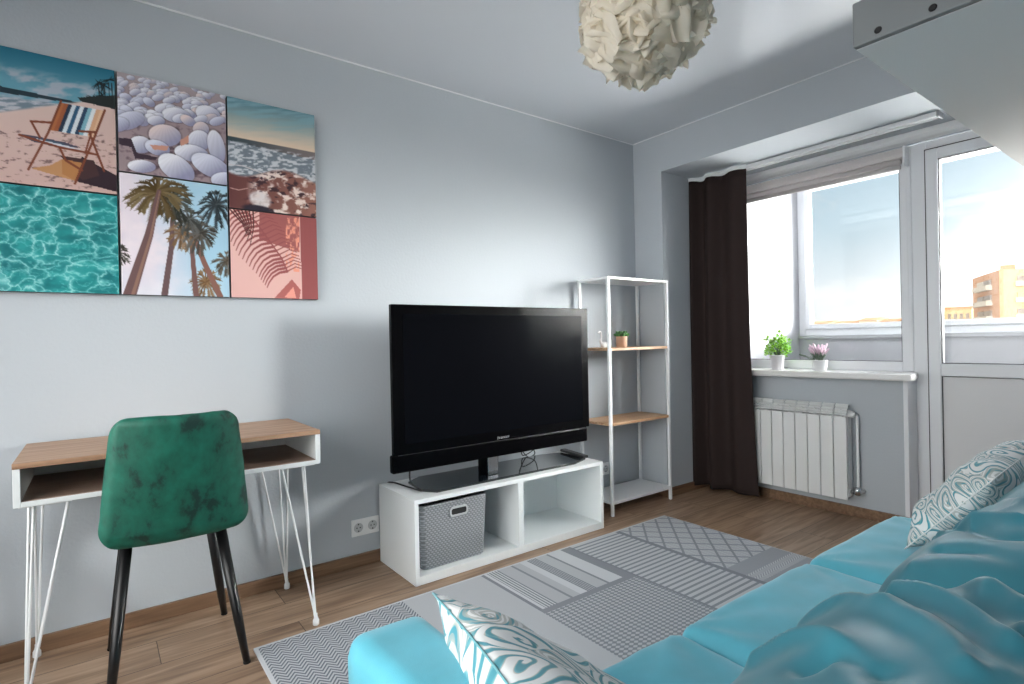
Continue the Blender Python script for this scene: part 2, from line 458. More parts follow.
# ================================================================ POTS ON THE SILL
pp = thing('potted_plant', 'bushy bright green plant in a pale grey pot on the window sill', 'plant', (.485, -.80, .889))
bm = B(); lathe(bm, [(.033, 0), (.035, .004), (.044, .088), (.046, .09), (.046, .1), (.041, .1), (.039, .08)], (.485, -.80, .889)); obj('pot', bm, M_POTG, pp, smooth=True)
bm = B(); lathe(bm, [(.001, .082), (.0405, .082), (.001, .08)], (.485, -.80, .889), cap=False); obj('soil', bm, M_SOIL, pp)
rnd = random.Random(3)
bm = B(); stems = B()
for k in range(34):
    a = rnd.uniform(0, 2*PI); rr = rnd.uniform(.01, .085); hh = rnd.uniform(.04, .15)-.25*rr*.5
    p0 = Vector((.485, -.80, .97)); p2 = p0+Vector((math.cos(a)*rr*.6, math.sin(a)*rr*1.15, hh))
    pm = (p0+p2)/2+Vector((0, 0, .02)); tube(stems, [p0, pm, p2], .0015, 5)
    for j in range(12):
        c = p2+Vector((rnd.gauss(0, .014), rnd.gauss(0, .016), rnd.gauss(-.008, .016)))
        dd = Vector((rnd.gauss(0, 1), rnd.gauss(0, 1), rnd.gauss(.3, .6))).normalized(); s = frame_for(dd)[0]; nn = dd.cross(s)
        l = rnd.uniform(.018, .03); wd = l*.42
        vs = [bm.verts.new(c), bm.verts.new(c+dd*l*.5+s*wd+nn*.003), bm.verts.new(c+dd*l), bm.verts.new(c+dd*l*.5-s*wd+nn*.003), bm.verts.new(c+dd*l*.5-nn*.002)]
        for t in ((0, 1, 4), (1, 2, 4), (2, 3, 4), (3, 0, 4)): bm.faces.new([vs[i] for i in t])
obj('stem', stems, M_STEM, pp, smooth=True); obj('foliage', bm, M_LEAF, pp)
fp = thing('flowering_plant', 'small pink flowering plant in a white pot on the window sill', 'plant', (.485, -1.075, .889))
bm = B(); lathe(bm, [(.03, 0), (.036, .004), (.042, .03), (.043, .06), (.045, .063), (.045, .07), (.04, .07), (.038, .055)], (.485, -1.075, .889)); obj('pot', bm, M_PORC, fp, smooth=True)
bm = B(); lathe(bm, [(.001, .057), (.0395, .057), (.001, .055)], (.485, -1.075, .889), cap=False); obj('soil', bm, M_SOIL, fp)
bm = B(); stems = B()
for k in range(30):
    a = rnd.uniform(0, 2*PI); rr = rnd.uniform(.01, .07); hh = rnd.uniform(.075, .12)
    if k == 0: a, rr, hh = PI/2, .1, .05
    p0 = Vector((.485+rnd.gauss(0, .01), -1.075+rnd.gauss(0, .012), .944)); p2 = p0+Vector((math.cos(a)*rr*.6, math.sin(a)*rr, hh)); pm = p0.lerp(p2, .5)+Vector((0, 0, .012))
    tube(stems, [p0, pm, p2], .0018, 5)
    tube(bm if k else stems, [p0.lerp(p2, .45)+Vector((0, 0, .01)), p0.lerp(p2, .7)+Vector((0, 0, .006)), p2, p2+(p2-pm)*.15], [.003, .0065, .006, .001], 7)
    for j in range(3):
        q = p0.lerp(p2, rnd.uniform(.15, .5)); dd = (Vector((rnd.gauss(0, 1), rnd.gauss(0, 1), 1))).normalized()
        tube(stems, [q, q+dd*.02, q+dd*.032], [.001, .003, .0005], 5)
obj('stem', stems, M_STEM, fp, smooth=True); obj('bloom', bm, M_PINK, fp, smooth=True)

# ================================================================ DESK
dk = thing('desk', 'narrow desk with oak top, open white compartment and white hairpin legs', 'desk', (-2.947, -.25, 0))
X0, X1, Y0, Y1 = -3.408, -2.487, -.48, -.022
bm = B(); box(bm, X0-.001, X1+.001, Y0-.002, Y1, .766, .783, .0015); obj('desktop', bm, M_DESK, dk, label='oak top')
bm = B()
box(bm, X0, X0+.018, Y0, Y1, .648, .766, .001); box(bm, X1-.018, X1, Y0, Y1, .648, .766, .001); box(bm, X0+.018, X1-.018, Y0, Y1, .648, .664, .001)
box(bm, X0+.018, X1-.018, Y1-.016, Y1, .664, .766, .001); obj('carcass', bm, M_WHITE, dk)
bm = B(); box(bm, X0+.0185, X1-.0185, Y0+.004, Y1-.018, .6642, .666); obj('compartment_floor', bm, M_DESKIN, dk, label='brown wood compartment floor')
for sx, xf in ((-1, -3.392), (1, -2.513)):
    for sy, yf in ((-1, -.462), (1, -.04)):
        bm = B(); i = -sx
        yc = yf-.0*sy
        foot = Vector((xf, yf, .045))
        tops = [(xf+i*.115, yf-sy*.012), (xf+i*.03, yf-sy*.012), (xf+i*.012, yf-sy*.105), (xf+i*.018, yf-sy*.02)]
        for tx, ty in tops[:3]:
            d = Vector((tx, ty, .648))-foot
            tube(bm, [foot+Vector((0, 0, -.02))+Vector((d.x, d.y, 0)).normalized()*.003, foot+d*.03+Vector((d.x, d.y, 0)).normalized()*.004, Vector((tx, ty, .648))], .0042, 8)
        box(bm, xf+(-.006 if i > 0 else -.124), xf+(.124 if i > 0 else .006), yf-sy*.115 if sy > 0 else yf-.006, yf+.006 if sy > 0 else yf+.115, .643, .648, .001)
        lg = obj('hairpin_leg', bm, M_WMETAL, dk, smooth=False)
        bm = B(); lathe(bm, [(.011, .0015), (.013, .004), (.0125, .022), (.008, .03), (.006, .04), (.0065, .048)], (xf, yf, 0), 16); obj('foot_cap', bm, M_PORC, lg, smooth=True)

# ================================================================ CHAIR
M_GREEN, nt, b = new_mat('emerald_velvet')
tc = nt.nodes.new('ShaderNodeTexCoord'); n1 = nt.nodes.new('ShaderNodeTexNoise'); n1.inputs['Scale'].default_value = 17; n1.inputs['Detail'].default_value = 8; n1.inputs['Roughness'].default_value = .65; n1.inputs['Distortion'].default_value = .15
mp = nt.nodes.new('ShaderNodeMapping'); mp.inputs['Scale'].default_value = (1, 1, .7); nt.links.new(tc.outputs['Object'], mp.inputs[0]); nt.links.new(mp.outputs[0], n1.inputs['Vector'])
rp = nt.nodes.new('ShaderNodeValToRGB'); e = rp.color_ramp.elements; e[0].position = .36; e[1].position = .66
e[0].color = lin((0, 44, 38))+(1,); e[1].color = lin((2, 98, 80))+(1,); k = e.new(.45); k.color = lin((1, 80, 65))+(1,)
nt.links.new(n1.outputs['Fac'], rp.inputs['Fac']); nt.links.new(rp.outputs['Color'], b.inputs['Base Color'])
setp(b, Roughness=.6, Sheen_Weight=.15, Sheen_Roughness=.35); b.inputs['Sheen Tint'].default_value = lin((40, 170, 140))+(1,)
ch = thing('dining_chair', 'emerald green velvet chair with black legs pushed up to the desk', 'chair', (-2.98, -.37, 0))
cx = -2.99
def seat_x(w, u): return w
bm = cube_cloud(26, rbox_fn(cx-.20, cx+.20, -.588, -.17, .492, .552, .028, (0, 0, .010)))
obj('seat', bm, M_GREEN, ch, smooth=True)
def back_extra(w, u):
    t = (w.z-.492)/(.91-.492)
    hw = 1.0-.2*max(0, t)**1.15
    if t < .15: hw -= .35*(.15-t)
    w = w.copy()
    y = w.y
    w.x = cx+(w.x-cx)*hw-.003*t
    w.y = y-.085*t**1.2+.12*max(0, .12-t)+.055*((w.x-cx)/.21)**2*(.4+.6*t)
    w.z += .012*(1-((w.x-cx)/.21)**2)*(-.6 if t < .2 else 0)
    return w
def rounded_back(n):
    c2 = .05
    base = rbox_fn(cx-.219, cx+.219, -.625, -.568, .494, .912, .028, (0, .012, 0))
    def fn(p):
        # rounded outline corners in the x-z plane
        hx, hz, r = .219, .209, .06
        w = base(p)
        q = Vector((w.x-cx, 0, w.z-.703)); k = Vector((max(-(hx-r), min(hx-r, q.x)), 0, max(-(hz-r), min(hz-r, q.z)))); d = q-k
        if d.length > r:
            s = k+d.normalized()*r
            w.x += s.x-q.x; w.z += s.z-q.z
        u = Vector((0, 0, 0))
        return back_extra(w, u)
    return cube_cloud(n, fn)
bm = rounded_back(60)
displace(bm, lambda c, n: .0016*fbm(c*14))
obj('backrest', bm, M_GREEN, ch, smooth=True)
legs = [((-3.127, -.455, .494), (-3.188, -.60, 0)), ((-2.853, -.465, .494), (-2.791, -.574, 0)), ((-3.12, -.275, .494), (-3.174, -.156, 0)), ((-2.86, -.275, .494), (-2.788, -.125, 0))]
for a, bb in legs:
    a = Vector(a); bb = Vector(bb); bm = B(); tube(bm, [bb+Vector((0, 0, .006)), bb.lerp(a, .3), a], [.0115, .0155, .019], 14)
    lg = obj('leg', bm, M_BLACK, ch, smooth=True)
    bm = B(); lathe(bm, [(.011, 0), (.0125, .002), (.0125, .008)], (bb.x, bb.y, .0005), 12); obj('glide', bm, M_RUBBER, lg)
bm = B(); box(bm, cx-.145, cx+.145, -.475, -.455, .474, .494, .003); box(bm, cx-.145, cx+.145, -.285, -.265, .474, .494, .003); box(bm, cx-.14, cx-.12, -.47, -.27, .475, .493, .003); box(bm, cx+.12, cx+.14, -.47, -.27, .475, .493, .003)
obj('seat_frame', bm, M_BLACK, ch)

# ================================================================ TV STAND, BASKET, TV, REMOTE
ts = thing('tv_stand', 'low white open tv stand with two compartments against the wall', 'tv stand', (-1.43, -.217, 0))
x0, x1, y0, y1 = -2.046, -.815, -.416, -.02
obj('side_panel', box(B(), x0, x0+.022, y0, y1, .004, .379, .001), M_WHITE, ts); obj('side_panel', box(B(), x1-.022, x1, y0, y1, .004, .379, .001), M_WHITE, ts)
obj('top_panel', box(B(), x0, x1, y0-.001, y1, .379, .4, .001), M_WHITE, ts)
bm = B(); box(bm, x0+.022, x1-.022, y0, y1, .022, .044, .0008); box(bm, x0+.022, x1-.022, y0+.002, y0+.018, .004, .022); obj('bottom_panel', bm, M_WHITE, ts)
obj('divider', box(B(), -1.446, -1.412, y0, y1, .044, .379, .001), M_WHITE, ts)
obj('back_panel', box(B(), x0+.022, x1-.022, y1-.006, y1, .044, .379), M_WHITE, ts)

M_BASKET, nt, b = new_mat('basket_weave')
X.nt = nt; tc = nt.nodes.new('ShaderNodeTexCoord'); sp = nt.nodes.new('ShaderNodeSeparateXYZ'); nt.links.new(tc.outputs['Object'], sp.inputs[0])
xx = X(sp.outputs[0])+X(sp.outputs[1]); zz = X(sp.outputs[2])
row = X.op('FLOOR', zz*95); ux = (xx*50+row*.5).fract(); uz = (zz*95).fract()
hgt = (ux*PI).sin()*(uz*PI).sin()
rp = nt.nodes.new('ShaderNodeValToRGB'); rp.color_ramp.elements[0].color = lin((116, 119, 124))+(1,); rp.color_ramp.elements[1].color = lin((158, 161, 165))+(1,); rp.color_ramp.elements[0].position = .1; rp.color_ramp.elements[1].position = .7
nt.links.new(hgt.k, rp.inputs['Fac']); nt.links.new(rp.outputs['Color'], b.inputs['Base Color'])
bp = nt.nodes.new('ShaderNodeBump'); bp.inputs['Strength'].default_value = .5; bp.inputs['Distance'].default_value = .003; nt.links.new(hgt.k, bp.inputs['Height']); nt.links.new(bp.outputs['Normal'], b.inputs['Normal']); setp(b, Roughness=.45)
bk = thing('storage_basket', 'grey woven storage basket with a cut-out handle inside the tv stand', 'basket', (-1.81, -.24, .046))
def rring(cx, cy, hx, hy, r, z, n=8):
    out = []
    for (sx, sy, a0) in ((1, 1, 0), (-1, 1, PI/2), (-1, -1, PI), (1, -1, 1.5*PI)):
        for k in range(n+1):
            a = a0+PI/2*k/n; out.append(Vector((cx+sx*(hx-r)+r*math.cos(a), cy+sy*(hy-r)+r*math.sin(a), z)))
    return out
bm = B(); loops = []
for z, g in ((.046, -.024), (.05, -.018), (.2, -.008), (.338, 0), (.346, .003), (.352, .002), (.352, -.008), (.338, -.008), (.2, -.016), (.054, -.024)):
    loops.append([bm.verts.new(v) for v in rring(-1.807, -.245, .189+g*.7, .138+g*.7, .026, z)])
for a, c in zip(loops[:-1], loops[1:]):
    for k in range(len(a)): bm.faces.new((a[k], a[(k+1) % len(a)], c[(k+1) % len(a)], c[k]))
bm.faces.new(loops[0][::-1]); bm.faces.new(loops[-1])
obj('basket_body', bm, M_BASKET, bk, smooth=True)
def slot(bm, cx, cz, hw, hh, y, th, r, hole=None):
    def ring(hw, hh, r, y): return [bm.verts.new((v.x, y, v.y)) for v in rring(cx, cz, hw, hh, r, 0)]
    if hole:
        A = ring(hw, hh, r, y); Bq = ring(hw-hole, hh-hole, max(.004, r-hole), y); C = ring(hw, hh, r, y+th); D = ring(hw-hole, hh-hole, max(.004, r-hole), y+th)
        n = len(A)
        for k in range(n):
            j = (k+1) % n
            bm.faces.new((A[k], A[j], Bq[j], Bq[k])); bm.faces.new((C[j], C[k], D[k], D[j])); bm.faces.new((A[j], A[k], C[k], C[j])); bm.faces.new((Bq[k], Bq[j], D[j], D[k]))
    else:
        A = ring(hw, hh, r, y); C = ring(hw, hh, r, y+th); n = len(A)
        for k in range(n): bm.faces.new((A[(k+1) % n], A[k], C[k], C[(k+1) % n]))
        bm.faces.new(A); bm.faces.new(C[::-1])
bm = B(); slot(bm, -1.79, .297, .052, .024, -.3875, .010, .02, hole=.009); h = obj('handle_rim', bm, mat('basket_rim', (178, 181, 184), .4), bk, label='pale grey handle rim')
bm = B(); slot(bm, -1.79, .297, .044, .016, -.3845, .004, .014); obj('handle_shade_plate', bm, M_DARK, h, label='dark plate for the shade in the handle opening')  # dark plate paints the shade; no hole is cut

tv = thing('television', 'large black flat screen television standing on the white tv stand', 'television', (-1.46, -.3, .4))
xa, xb, za, zb = -2.086, -.802, .506, 1.308; yf = -.3
bm = B()
box(bm, xa, xb, yf, yf+.03, za+.085, zb, .004); box(bm, xa-.010, xb-.022, yf-.004, yf+.034, za, za+.086, .008, 3)
obj('casing', bm, M_TVB, tv)
bm = B(); box(bm, xa+.08, xb-.08, yf+.028, yf+.075, za+.06, zb-.06, .02, 3); obj('rear_housing', bm, M_TVM, tv)
bm = B(); box(bm, xa+.058, xb-.055, yf-.0012, yf+.003, za+.135, zb-.045, .0005); obj('screen', bm, M_SCREEN, tv, label='dark glossy screen')
bm = B(); box(bm, xa+.02, xb-.04, yf-.0062, yf, za+.083, za+.085); obj('bezel_line', bm, mat('bezel_edge', (24, 25, 29), .4), tv)
# maker's mark: a small row of seven silvery, unreadably small letters
bm = B(); lx = -1.490
for k, wd in enumerate((.009, .007, .009, .009, .008, .008, .009)):
    zc = .604; h = .0055 if k else .0075
    t = .0022
    box(bm, lx, lx+t, yf-.0015, yf+.001, zc-h, zc+h)
    if k in (0, 2, 3, 6): box(bm, lx+wd-t, lx+wd, yf-.0015, yf+.001, zc-(0 if k in (0, 6) else h), zc+h)
    box(bm, lx, lx+wd, yf-.0015, yf+.001, zc+h-t, zc+h)
    if k not in (3,): box(bm, lx, lx+wd*.85, yf-.0015, yf+.001, zc-t/2, zc+t/2)
    if k in (2, 4, 5): box(bm, lx, lx+wd, yf-.0015, yf+.001, zc-h, zc-h+t)
    lx += wd+.003
obj('maker_mark', bm, mat('silver_print', (150, 152, 156), .3), tv)
bm = B(); box(bm, -1.56, -1.48, yf+.008, yf+.09, .412, .62, .004); obj('neck', bm, M_TVB, tv)
bm = B(); box(bm, -1.553, -1.487, yf+.002, yf+.0085, .413, .58, .002); obj('chrome_column', bm, M_CHROME, tv, label='chrome column')
bm = B(); slot2 = []
pts = [(-1.90, -.37), (-.99, -.37), (-.86, -.32), (-.86, -.10), (-1.0, -.06), (-1.84, -.06), (-1.93, -.12), (-1.95, -.3)]
lo = [bm.verts.new((x, y, .4005)) for x, y in pts]; hi = [bm.verts.new((x, y, .4125)) for x, y in pts]
bm.faces.new(lo[::-1]); bm.faces.new(hi)
for k in range(8): bm.faces.new((lo[k], lo[(k+1) % 8], hi[(k+1) % 8], hi[k]))
bmesh.ops.bevel(bm, geom=list(bm.edges), offset=.003, segments=2, affect='EDGES')
obj('base_plate', bm, mat('smoked_glass_base', (22, 28, 34), .07, coat=.5), tv)
def curve_pts(P, n=8):
    P = [Vector(p) for p in P]; out = []
    for i in range(len(P)-1):
        p0 = P[max(0, i-1)]; p1 = P[i]; p2 = P[i+1]; p3 = P[min(len(P)-1, i+2)]
        for k in range(n):
            t = k/n; out.append(.5*((2*p1)+(p2-p0)*t+(2*p0-5*p1+4*p2-p3)*t*t+(3*p1-p0-3*p2+p3)*t**3))
    out.append(P[-1]); return out
bm = B(); tube(bm, curve_pts([(-1.98, -.25, .53), (-1.99, -.27, .45), (-1.95, -.31, .408), (-1.965, -.2, .405), (-1.99, -.05, .405), (-2.0, -.012, .37), (-2.0, -.010, .2)]), .0042, 8)
tag(obj('power_cable', bm, M_RUBBER, origin=(-1.98, -.25, .405), smooth=True), 'thin black cable drooping behind the lower left corner of the television', 'cable')
bm = B(); tube(bm, curve_pts([(-1.18, -.07, .62), (-1.16, -.055, .5), (-1.09, -.045, .41), (-1.03, -.043, .415), (-1.05, -.05, .45), (-1.13, -.05, .47), (-1.12, -.045, .42), (-1.02, -.04, .46), (-1.0, -.045, .6)]), .0032, 8)
tag(obj('coiled_cable', bm, M_RUBBER, origin=(-1.1, -.05, .41), smooth=True), 'looped black cable visible under the television near its base', 'cable')
rm = thing('remote_control', 'slim black remote control lying at the right end of the tv stand', 'remote control', (-.88, -.22, .4145))
bm = B(); box(bm, -.021, .021, -.125, .125, 0, .017, .006, 3)
rot = Matrix.Rotation(math.radians(-9), 3, 'Z')
def place(bm): bmesh.ops.rotate(bm, verts=bm.verts, cent=(0, 0, 0), matrix=rot); bmesh.ops.translate(bm, verts=bm.verts, vec=(-.858, -.215, .4145)); return bm
obj('remote_body', place(bm), M_TVM, rm)
bm = B()
for i in range(3):
    for j in range(9): box(bm, -.014+i*.011, -.008+i*.011, -.10+j*.023, -.09+j*.023, .0165, .0182, .0006)
obj('button', place(bm), mat('grey_buttons', (92, 95, 100), .5), rm)

# ================================================================ ÉTAGÈRE
rk = thing('shelf_rack', 'tall white metal shelf rack with two oak shelves beside the television', 'shelf', (-.31, -.16, 0))
x0, x1, y0, y1, zt = -.618, -.018, -.302, -.024, 1.503
for px_, py_ in ((x0, y0), (x1-.018, y0), (x0, y1-.018), (x1-.018, y1-.018)):
    obj('post', box(B(), px_, px_+.018, py_, py_+.018, 0, zt, .0015), M_WMETAL, rk)
bm = B(); box(bm, x0, x1, y0, y0+.018, zt-.002, zt+.014, .0015); box(bm, x0, x1, y1-.018, y1, zt-.002, zt+.014, .0015); box(bm, x0, x0+.018, y0+.018, y1-.018, zt-.002, zt+.014, .0015); box(bm, x1-.018, x1, y0+.018, y1-.018, zt-.002, zt+.014, .0015)
box(bm, x0+.018, x1-.018, y0+.018, y1-.018, zt+.001, zt+.004)
obj('top_frame', bm, M_WMETAL, rk)
for z in (1.055, .578):
    bm = B(); box(bm, x0+.018, x1-.018, y0+.002, y1-.002, z-.009, z+.009, .002); box(bm, x0+.001, x1-.001, y0+.019, y1-.019, z-.008, z+.008, .001)
    obj('shelf_board', bm, M_SHELF, rk, label='oak shelf board')
bm = B(); box(bm, x0+.001, x1-.001, y0+.018, y1-.018, .076, .092, .001); box(bm, x0+.018, x1-.018, y0, y1, .074, .094, .001); obj('bottom_shelf', bm, M_WMETAL, rk)
sp_ = thing('potted_succulent', 'small green succulent in a beige pot on the upper oak shelf', 'plant', (-.40, -.2, 1.064))
bm = B(); lathe(bm, [(.032, 0), (.036, .003), (.037, .068), (.037, .073), (.031, .073), (.031, .06)], (-.395, -.205, 1.064)); obj('pot', bm, M_TERRA, sp_, smooth=True)
bm = B(); lathe(bm, [(.001, .062), (.0315, .062), (.001, .06)], (-.395, -.205, 1.064), cap=False); obj('soil', bm, M_SOIL, sp_)
bm = B()
for ring, (cnt, tl, ln) in enumerate(((6, 1.25, .042), (9, .85, .056), (11, .4, .058))):
    for k in range(cnt):
        a = 2*PI*k/cnt+ring*.4; dd = Vector((math.cos(a)*math.cos(tl), math.sin(a)*math.cos(tl), math.sin(tl))); c = Vector((-.395, -.205, 1.13))
        s = Vector((-math.sin(a), math.cos(a), 0)); nn = s.cross(dd)
        tube(bm, [c, c+dd*ln*.5, c+dd*ln*.85, c+dd*ln], [.004, .0105, .009, .001], 7)
obj('rosette', bm, M_SUCC, sp_, smooth=True)
bm = B(); c = Vector((-.515, -.15, 1.064))
def sball(n, hx, hy, hz, cc): return cube_cloud(n, lambda p: Vector(cc)+Vector([a*b for a, b in zip(p.normalized(), (hx, hy, hz))]))
bm = sball(8, .032, .02, .021, c+Vector((.01, 0, .02)))
tube(bm, curve_pts([c+Vector((-.012, 0, .025)), c+Vector((-.022, 0, .045)), c+Vector((-.014, 0, .07)), c+Vector((-.018, 0, .1)), c+Vector((-.03, 0, .105)), c+Vector((-.044, 0, .095))]), [.009]*10+[.006]*31, 9)
tube(bm, [c+Vector((.035, 0, .022)), c+Vector((.05, 0, .036)), c+Vector((.062, 0, .046))], [.012, .008, .001], 8)
lathe(bm, [(.016, 0), (.018, .002), (.014, .008)], (c.x+.008, c.y, c.z), 14)
tag(obj('bird_figurine', bm, M_PORC, origin=tuple(c), smooth=True), 'small white ornament with a thin upright neck on the upper oak shelf', 'ornament')

# ================================================================ SOCKETS
def socket(name, xa, za, n, label):
    t = thing(name, label, 'socket', (xa, 0, za))
    wd = .0745
    bm = B(); box(bm, xa, xa+n*wd-.003, -.008, 0, za, za+.085, .003); obj('cover_plate', bm, M_SOCK, t)
    for k in range(n):
        cxx, czz = xa+k*wd+.036, za+.0425
        bm = B()
        for i in range(2): pass
        ringv = []
        for r, y in ((.024, -.0082), (.0225, -.0095), (.0205, -.0095), (.0195, -.0084), (.001, -.0084)):
            ringv.append([bm.verts.new((cxx+r*math.cos(2*PI*q/24), y, czz+r*math.sin(2*PI*q/24))) for q in range(24)])
        for a, c in zip(ringv[:-1], ringv[1:]):
            for q in range(24): bm.faces.new((a[q], a[(q+1) % 24], c[(q+1) % 24], c[q]))
        g = obj('outlet', bm, mat('outlet_well', (186, 188, 190), .4), t)
        bm = B()
        for s in (-1, 1):
            tube(bm, [(cxx+s*.0085, -.0082, czz), (cxx+s*.0085, -.0092, czz)], .0032, 10); box(bm, cxx-.003, cxx+.003, -.0094, -.0082, czz+s*.017-.003, czz+s*.017+.003)
        obj('pin_hole', bm, M_DARK, g)
socket('power_socket', -2.19, .152, 2, 'double white power socket on the wall left of the tv stand')
socket('power_socket', -.40, .172, 1, 'single white power socket on the wall behind the shelf rack')

# ================================================================ RUG
def rug_mat():
    m, nt, b = new_mat('patchwork_rug'); X.nt = nt
    tc = nt.nodes.new('ShaderNodeTexCoord'); s = nt.nodes.new('ShaderNodeSeparateXYZ'); nt.links.new(tc.outputs['Object'], s.inputs[0])
    x = X(s.outputs[0]); y = X(s.outputs[1])*-1.0
    # chevron fields
    def chev(px, py, per, amp, wd): return ((px/per+(py/amp).pp(1.0)*1.0).fract()).gt(wd)
    A = ((y/.02+(x/.026).pp(1.0)*1.6).fract()).gt(.5)*.75+.0
    G = ((x/.02+(y/.022).pp(1.0)*1.6).fract()).gt(.5)*.4*(y-.80).gt(0)*(y-.88).lt(0).mx((y-.96).gt(0))+.42
    plain = X.op('ADD', x*0, .72)
    # stripe field
    def dk(a, bb): return x.between(a, bb)
    multi = ((x/.0155).fract()).gt(.45)
    stripes = 1-(dk(1.0, 1.018)*.8).mx(dk(1.034, 1.10)*multi*.8).mx(dk(1.176, 1.19)*.75).mx(dk(1.276, 1.335)*(((x/.0118).fract()).gt(.45)*.6+.3)).mx(dk(1.404, 1.418)*.75).mx(dk(1.1, 1.18)*.32).mx(dk(1.19, 1.235)*.32).mx(dk(1.335, 1.404)*.3).mx(dk(1.505, 1.56)*.75)
    # dotted diamond field
    u = x/.031; v = y/.031
    dots = (((u+v)*PI).sin()*((u-v)*PI).sin()).gt(.0)*.0+(((x/.026)*PI*2).sin()*.5+((y/.0185)*PI*2).sin()*.5).gt(.05)*.5+.22
    # transverse stripes
    E_ = ((y/.0335).fract()).gt(.42)*.55+.25
    # lattice
    l1 = (((x+y)/.118).fract()-.5).abs().lt(.075); l2 = (((x-y)/.118).fract()-.5).abs().lt(.075)
    dash = ((y/.0145).fract()).gt(.35)*((x/.03).fract()).gt(.4)*.4
    F = 1-(l1.mx(l2)*.72).mx((1-dash)*.36-.02)
    val = A*x.lt(.595)
    val = val+plain*x.between(.595, 1.0)
    val = val+stripes*x.between(1.0, 1.56)*y.lt(.45)
    val = val+(y.between(.45, .485)*.25+y.gt(.485)*dots)*x.between(1.0, 1.56)*y.gt(.45)
    val = val+E_*x.between(1.575, 1.93)+(x.between(1.56, 1.575)+x.between(1.93, 1.96))*.2
    val = val+(F*y.lt(.70)+G*y.gt(.70))*x.gt(1.96)
    n = nt.nodes.new('ShaderNodeTexNoise'); n.inputs['Scale'].default_value = 900; nt.links.new(tc.outputs['Object'], n.inputs['Vector'])
    val = val+(X(n.outputs['Fac'])-.5)*.25
    edge = x.lt(.014).mx(x.gt(2.386)).mx(y.lt(.014))
    val = val*(1-edge)+edge*.95
    rp = nt.nodes.new('ShaderNodeValToRGB'); e = rp.color_ramp.elements
    e[0].color = lin((112, 117, 126))+(1,); e[1].color = lin((198, 201, 205))+(1,); e[0].position = .05; e[1].position = .95
    nt.links.new(val.k, rp.inputs['Fac']); nt.links.new(rp.outputs['Color'], b.inputs['Base Color'])
    bp = nt.nodes.new('ShaderNodeBump'); bp.inputs['Strength'].default_value = .3; bp.inputs['Distance'].default_value = .002
    nt.links.new(val.k, bp.inputs['Height']); nt.links.new(bp.outputs['Normal'], b.inputs['Normal'])
    setp(b, Roughness=.95); b.inputs['Specular IOR Level'].default_value = .1
    return m
bm = B(); box(bm, -2.755, -.362, -2.1, -.50, .0006, .008, .003)
rug = obj('patchwork_rug', bm, rug_mat(), origin=(-2.755, -.50, 0))
tag(rug, 'grey patchwork rug of geometric woven patterns on the floor in front of the tv stand', 'rug')

# ================================================================ SOFA
sf = thing('sofa', 'aqua velvet sofa with three seat cushions and rounded end arm', 'sofa', (-1.8, -2.45, 0))
bm = B(); box(bm, -2.745, -.755, -2.98, -1.905, .07, .268, .02, 3); obj('base', bm, M_TEAL, sf)
bm = cube_cloud(30, rbox_fn(-2.742, -.76, -3.04, -2.9, .1, .74, .05)); obj('backrest', bm, M_TEAL, sf, smooth=True)
bm = cube_cloud(34, rbox_fn(-2.892, -2.75, -3.02, -1.842, .06, .662, .034, (.006, .004, .008))); displace(bm, lambda c, n: .003*fbm(c*6)); obj('armrest', bm, M_TEAL, sf, smooth=True)
for k, (xa, xb) in enumerate(((-2.744, -2.098), (-2.093, -1.452), (-1.447, -.752))):
    bm = cube_cloud(44, rbox_fn(xa, xb, -2.62, -1.882, .268, .43, .04, (.004, .006, .016)))
    def wr(c, n, xa=xa, xb=xb):
        # shallow pulled creases running in from the front corners
        s = 0
        for (px_, py_, sg) in ((xa, -1.88, 1), (xb, -1.88, -1)):
            dx, dy = c.x-px_, -(c.y-py_); r = math.hypot(dx, dy)
            a = math.atan2(dy, abs(dx)+1e-5)
            s += .0045*math.exp(-r/.25)*math.sin(a*12+2*noise.noise(c*5))*min(1, r/.12)
        return s*max(0, n.z*.7+.3)+.0035*fbm(c*7)*(max(0, n.z))
    displace(bm, wr)
    obj('seat_cushion', bm, M_TEAL, sf, smooth=True)

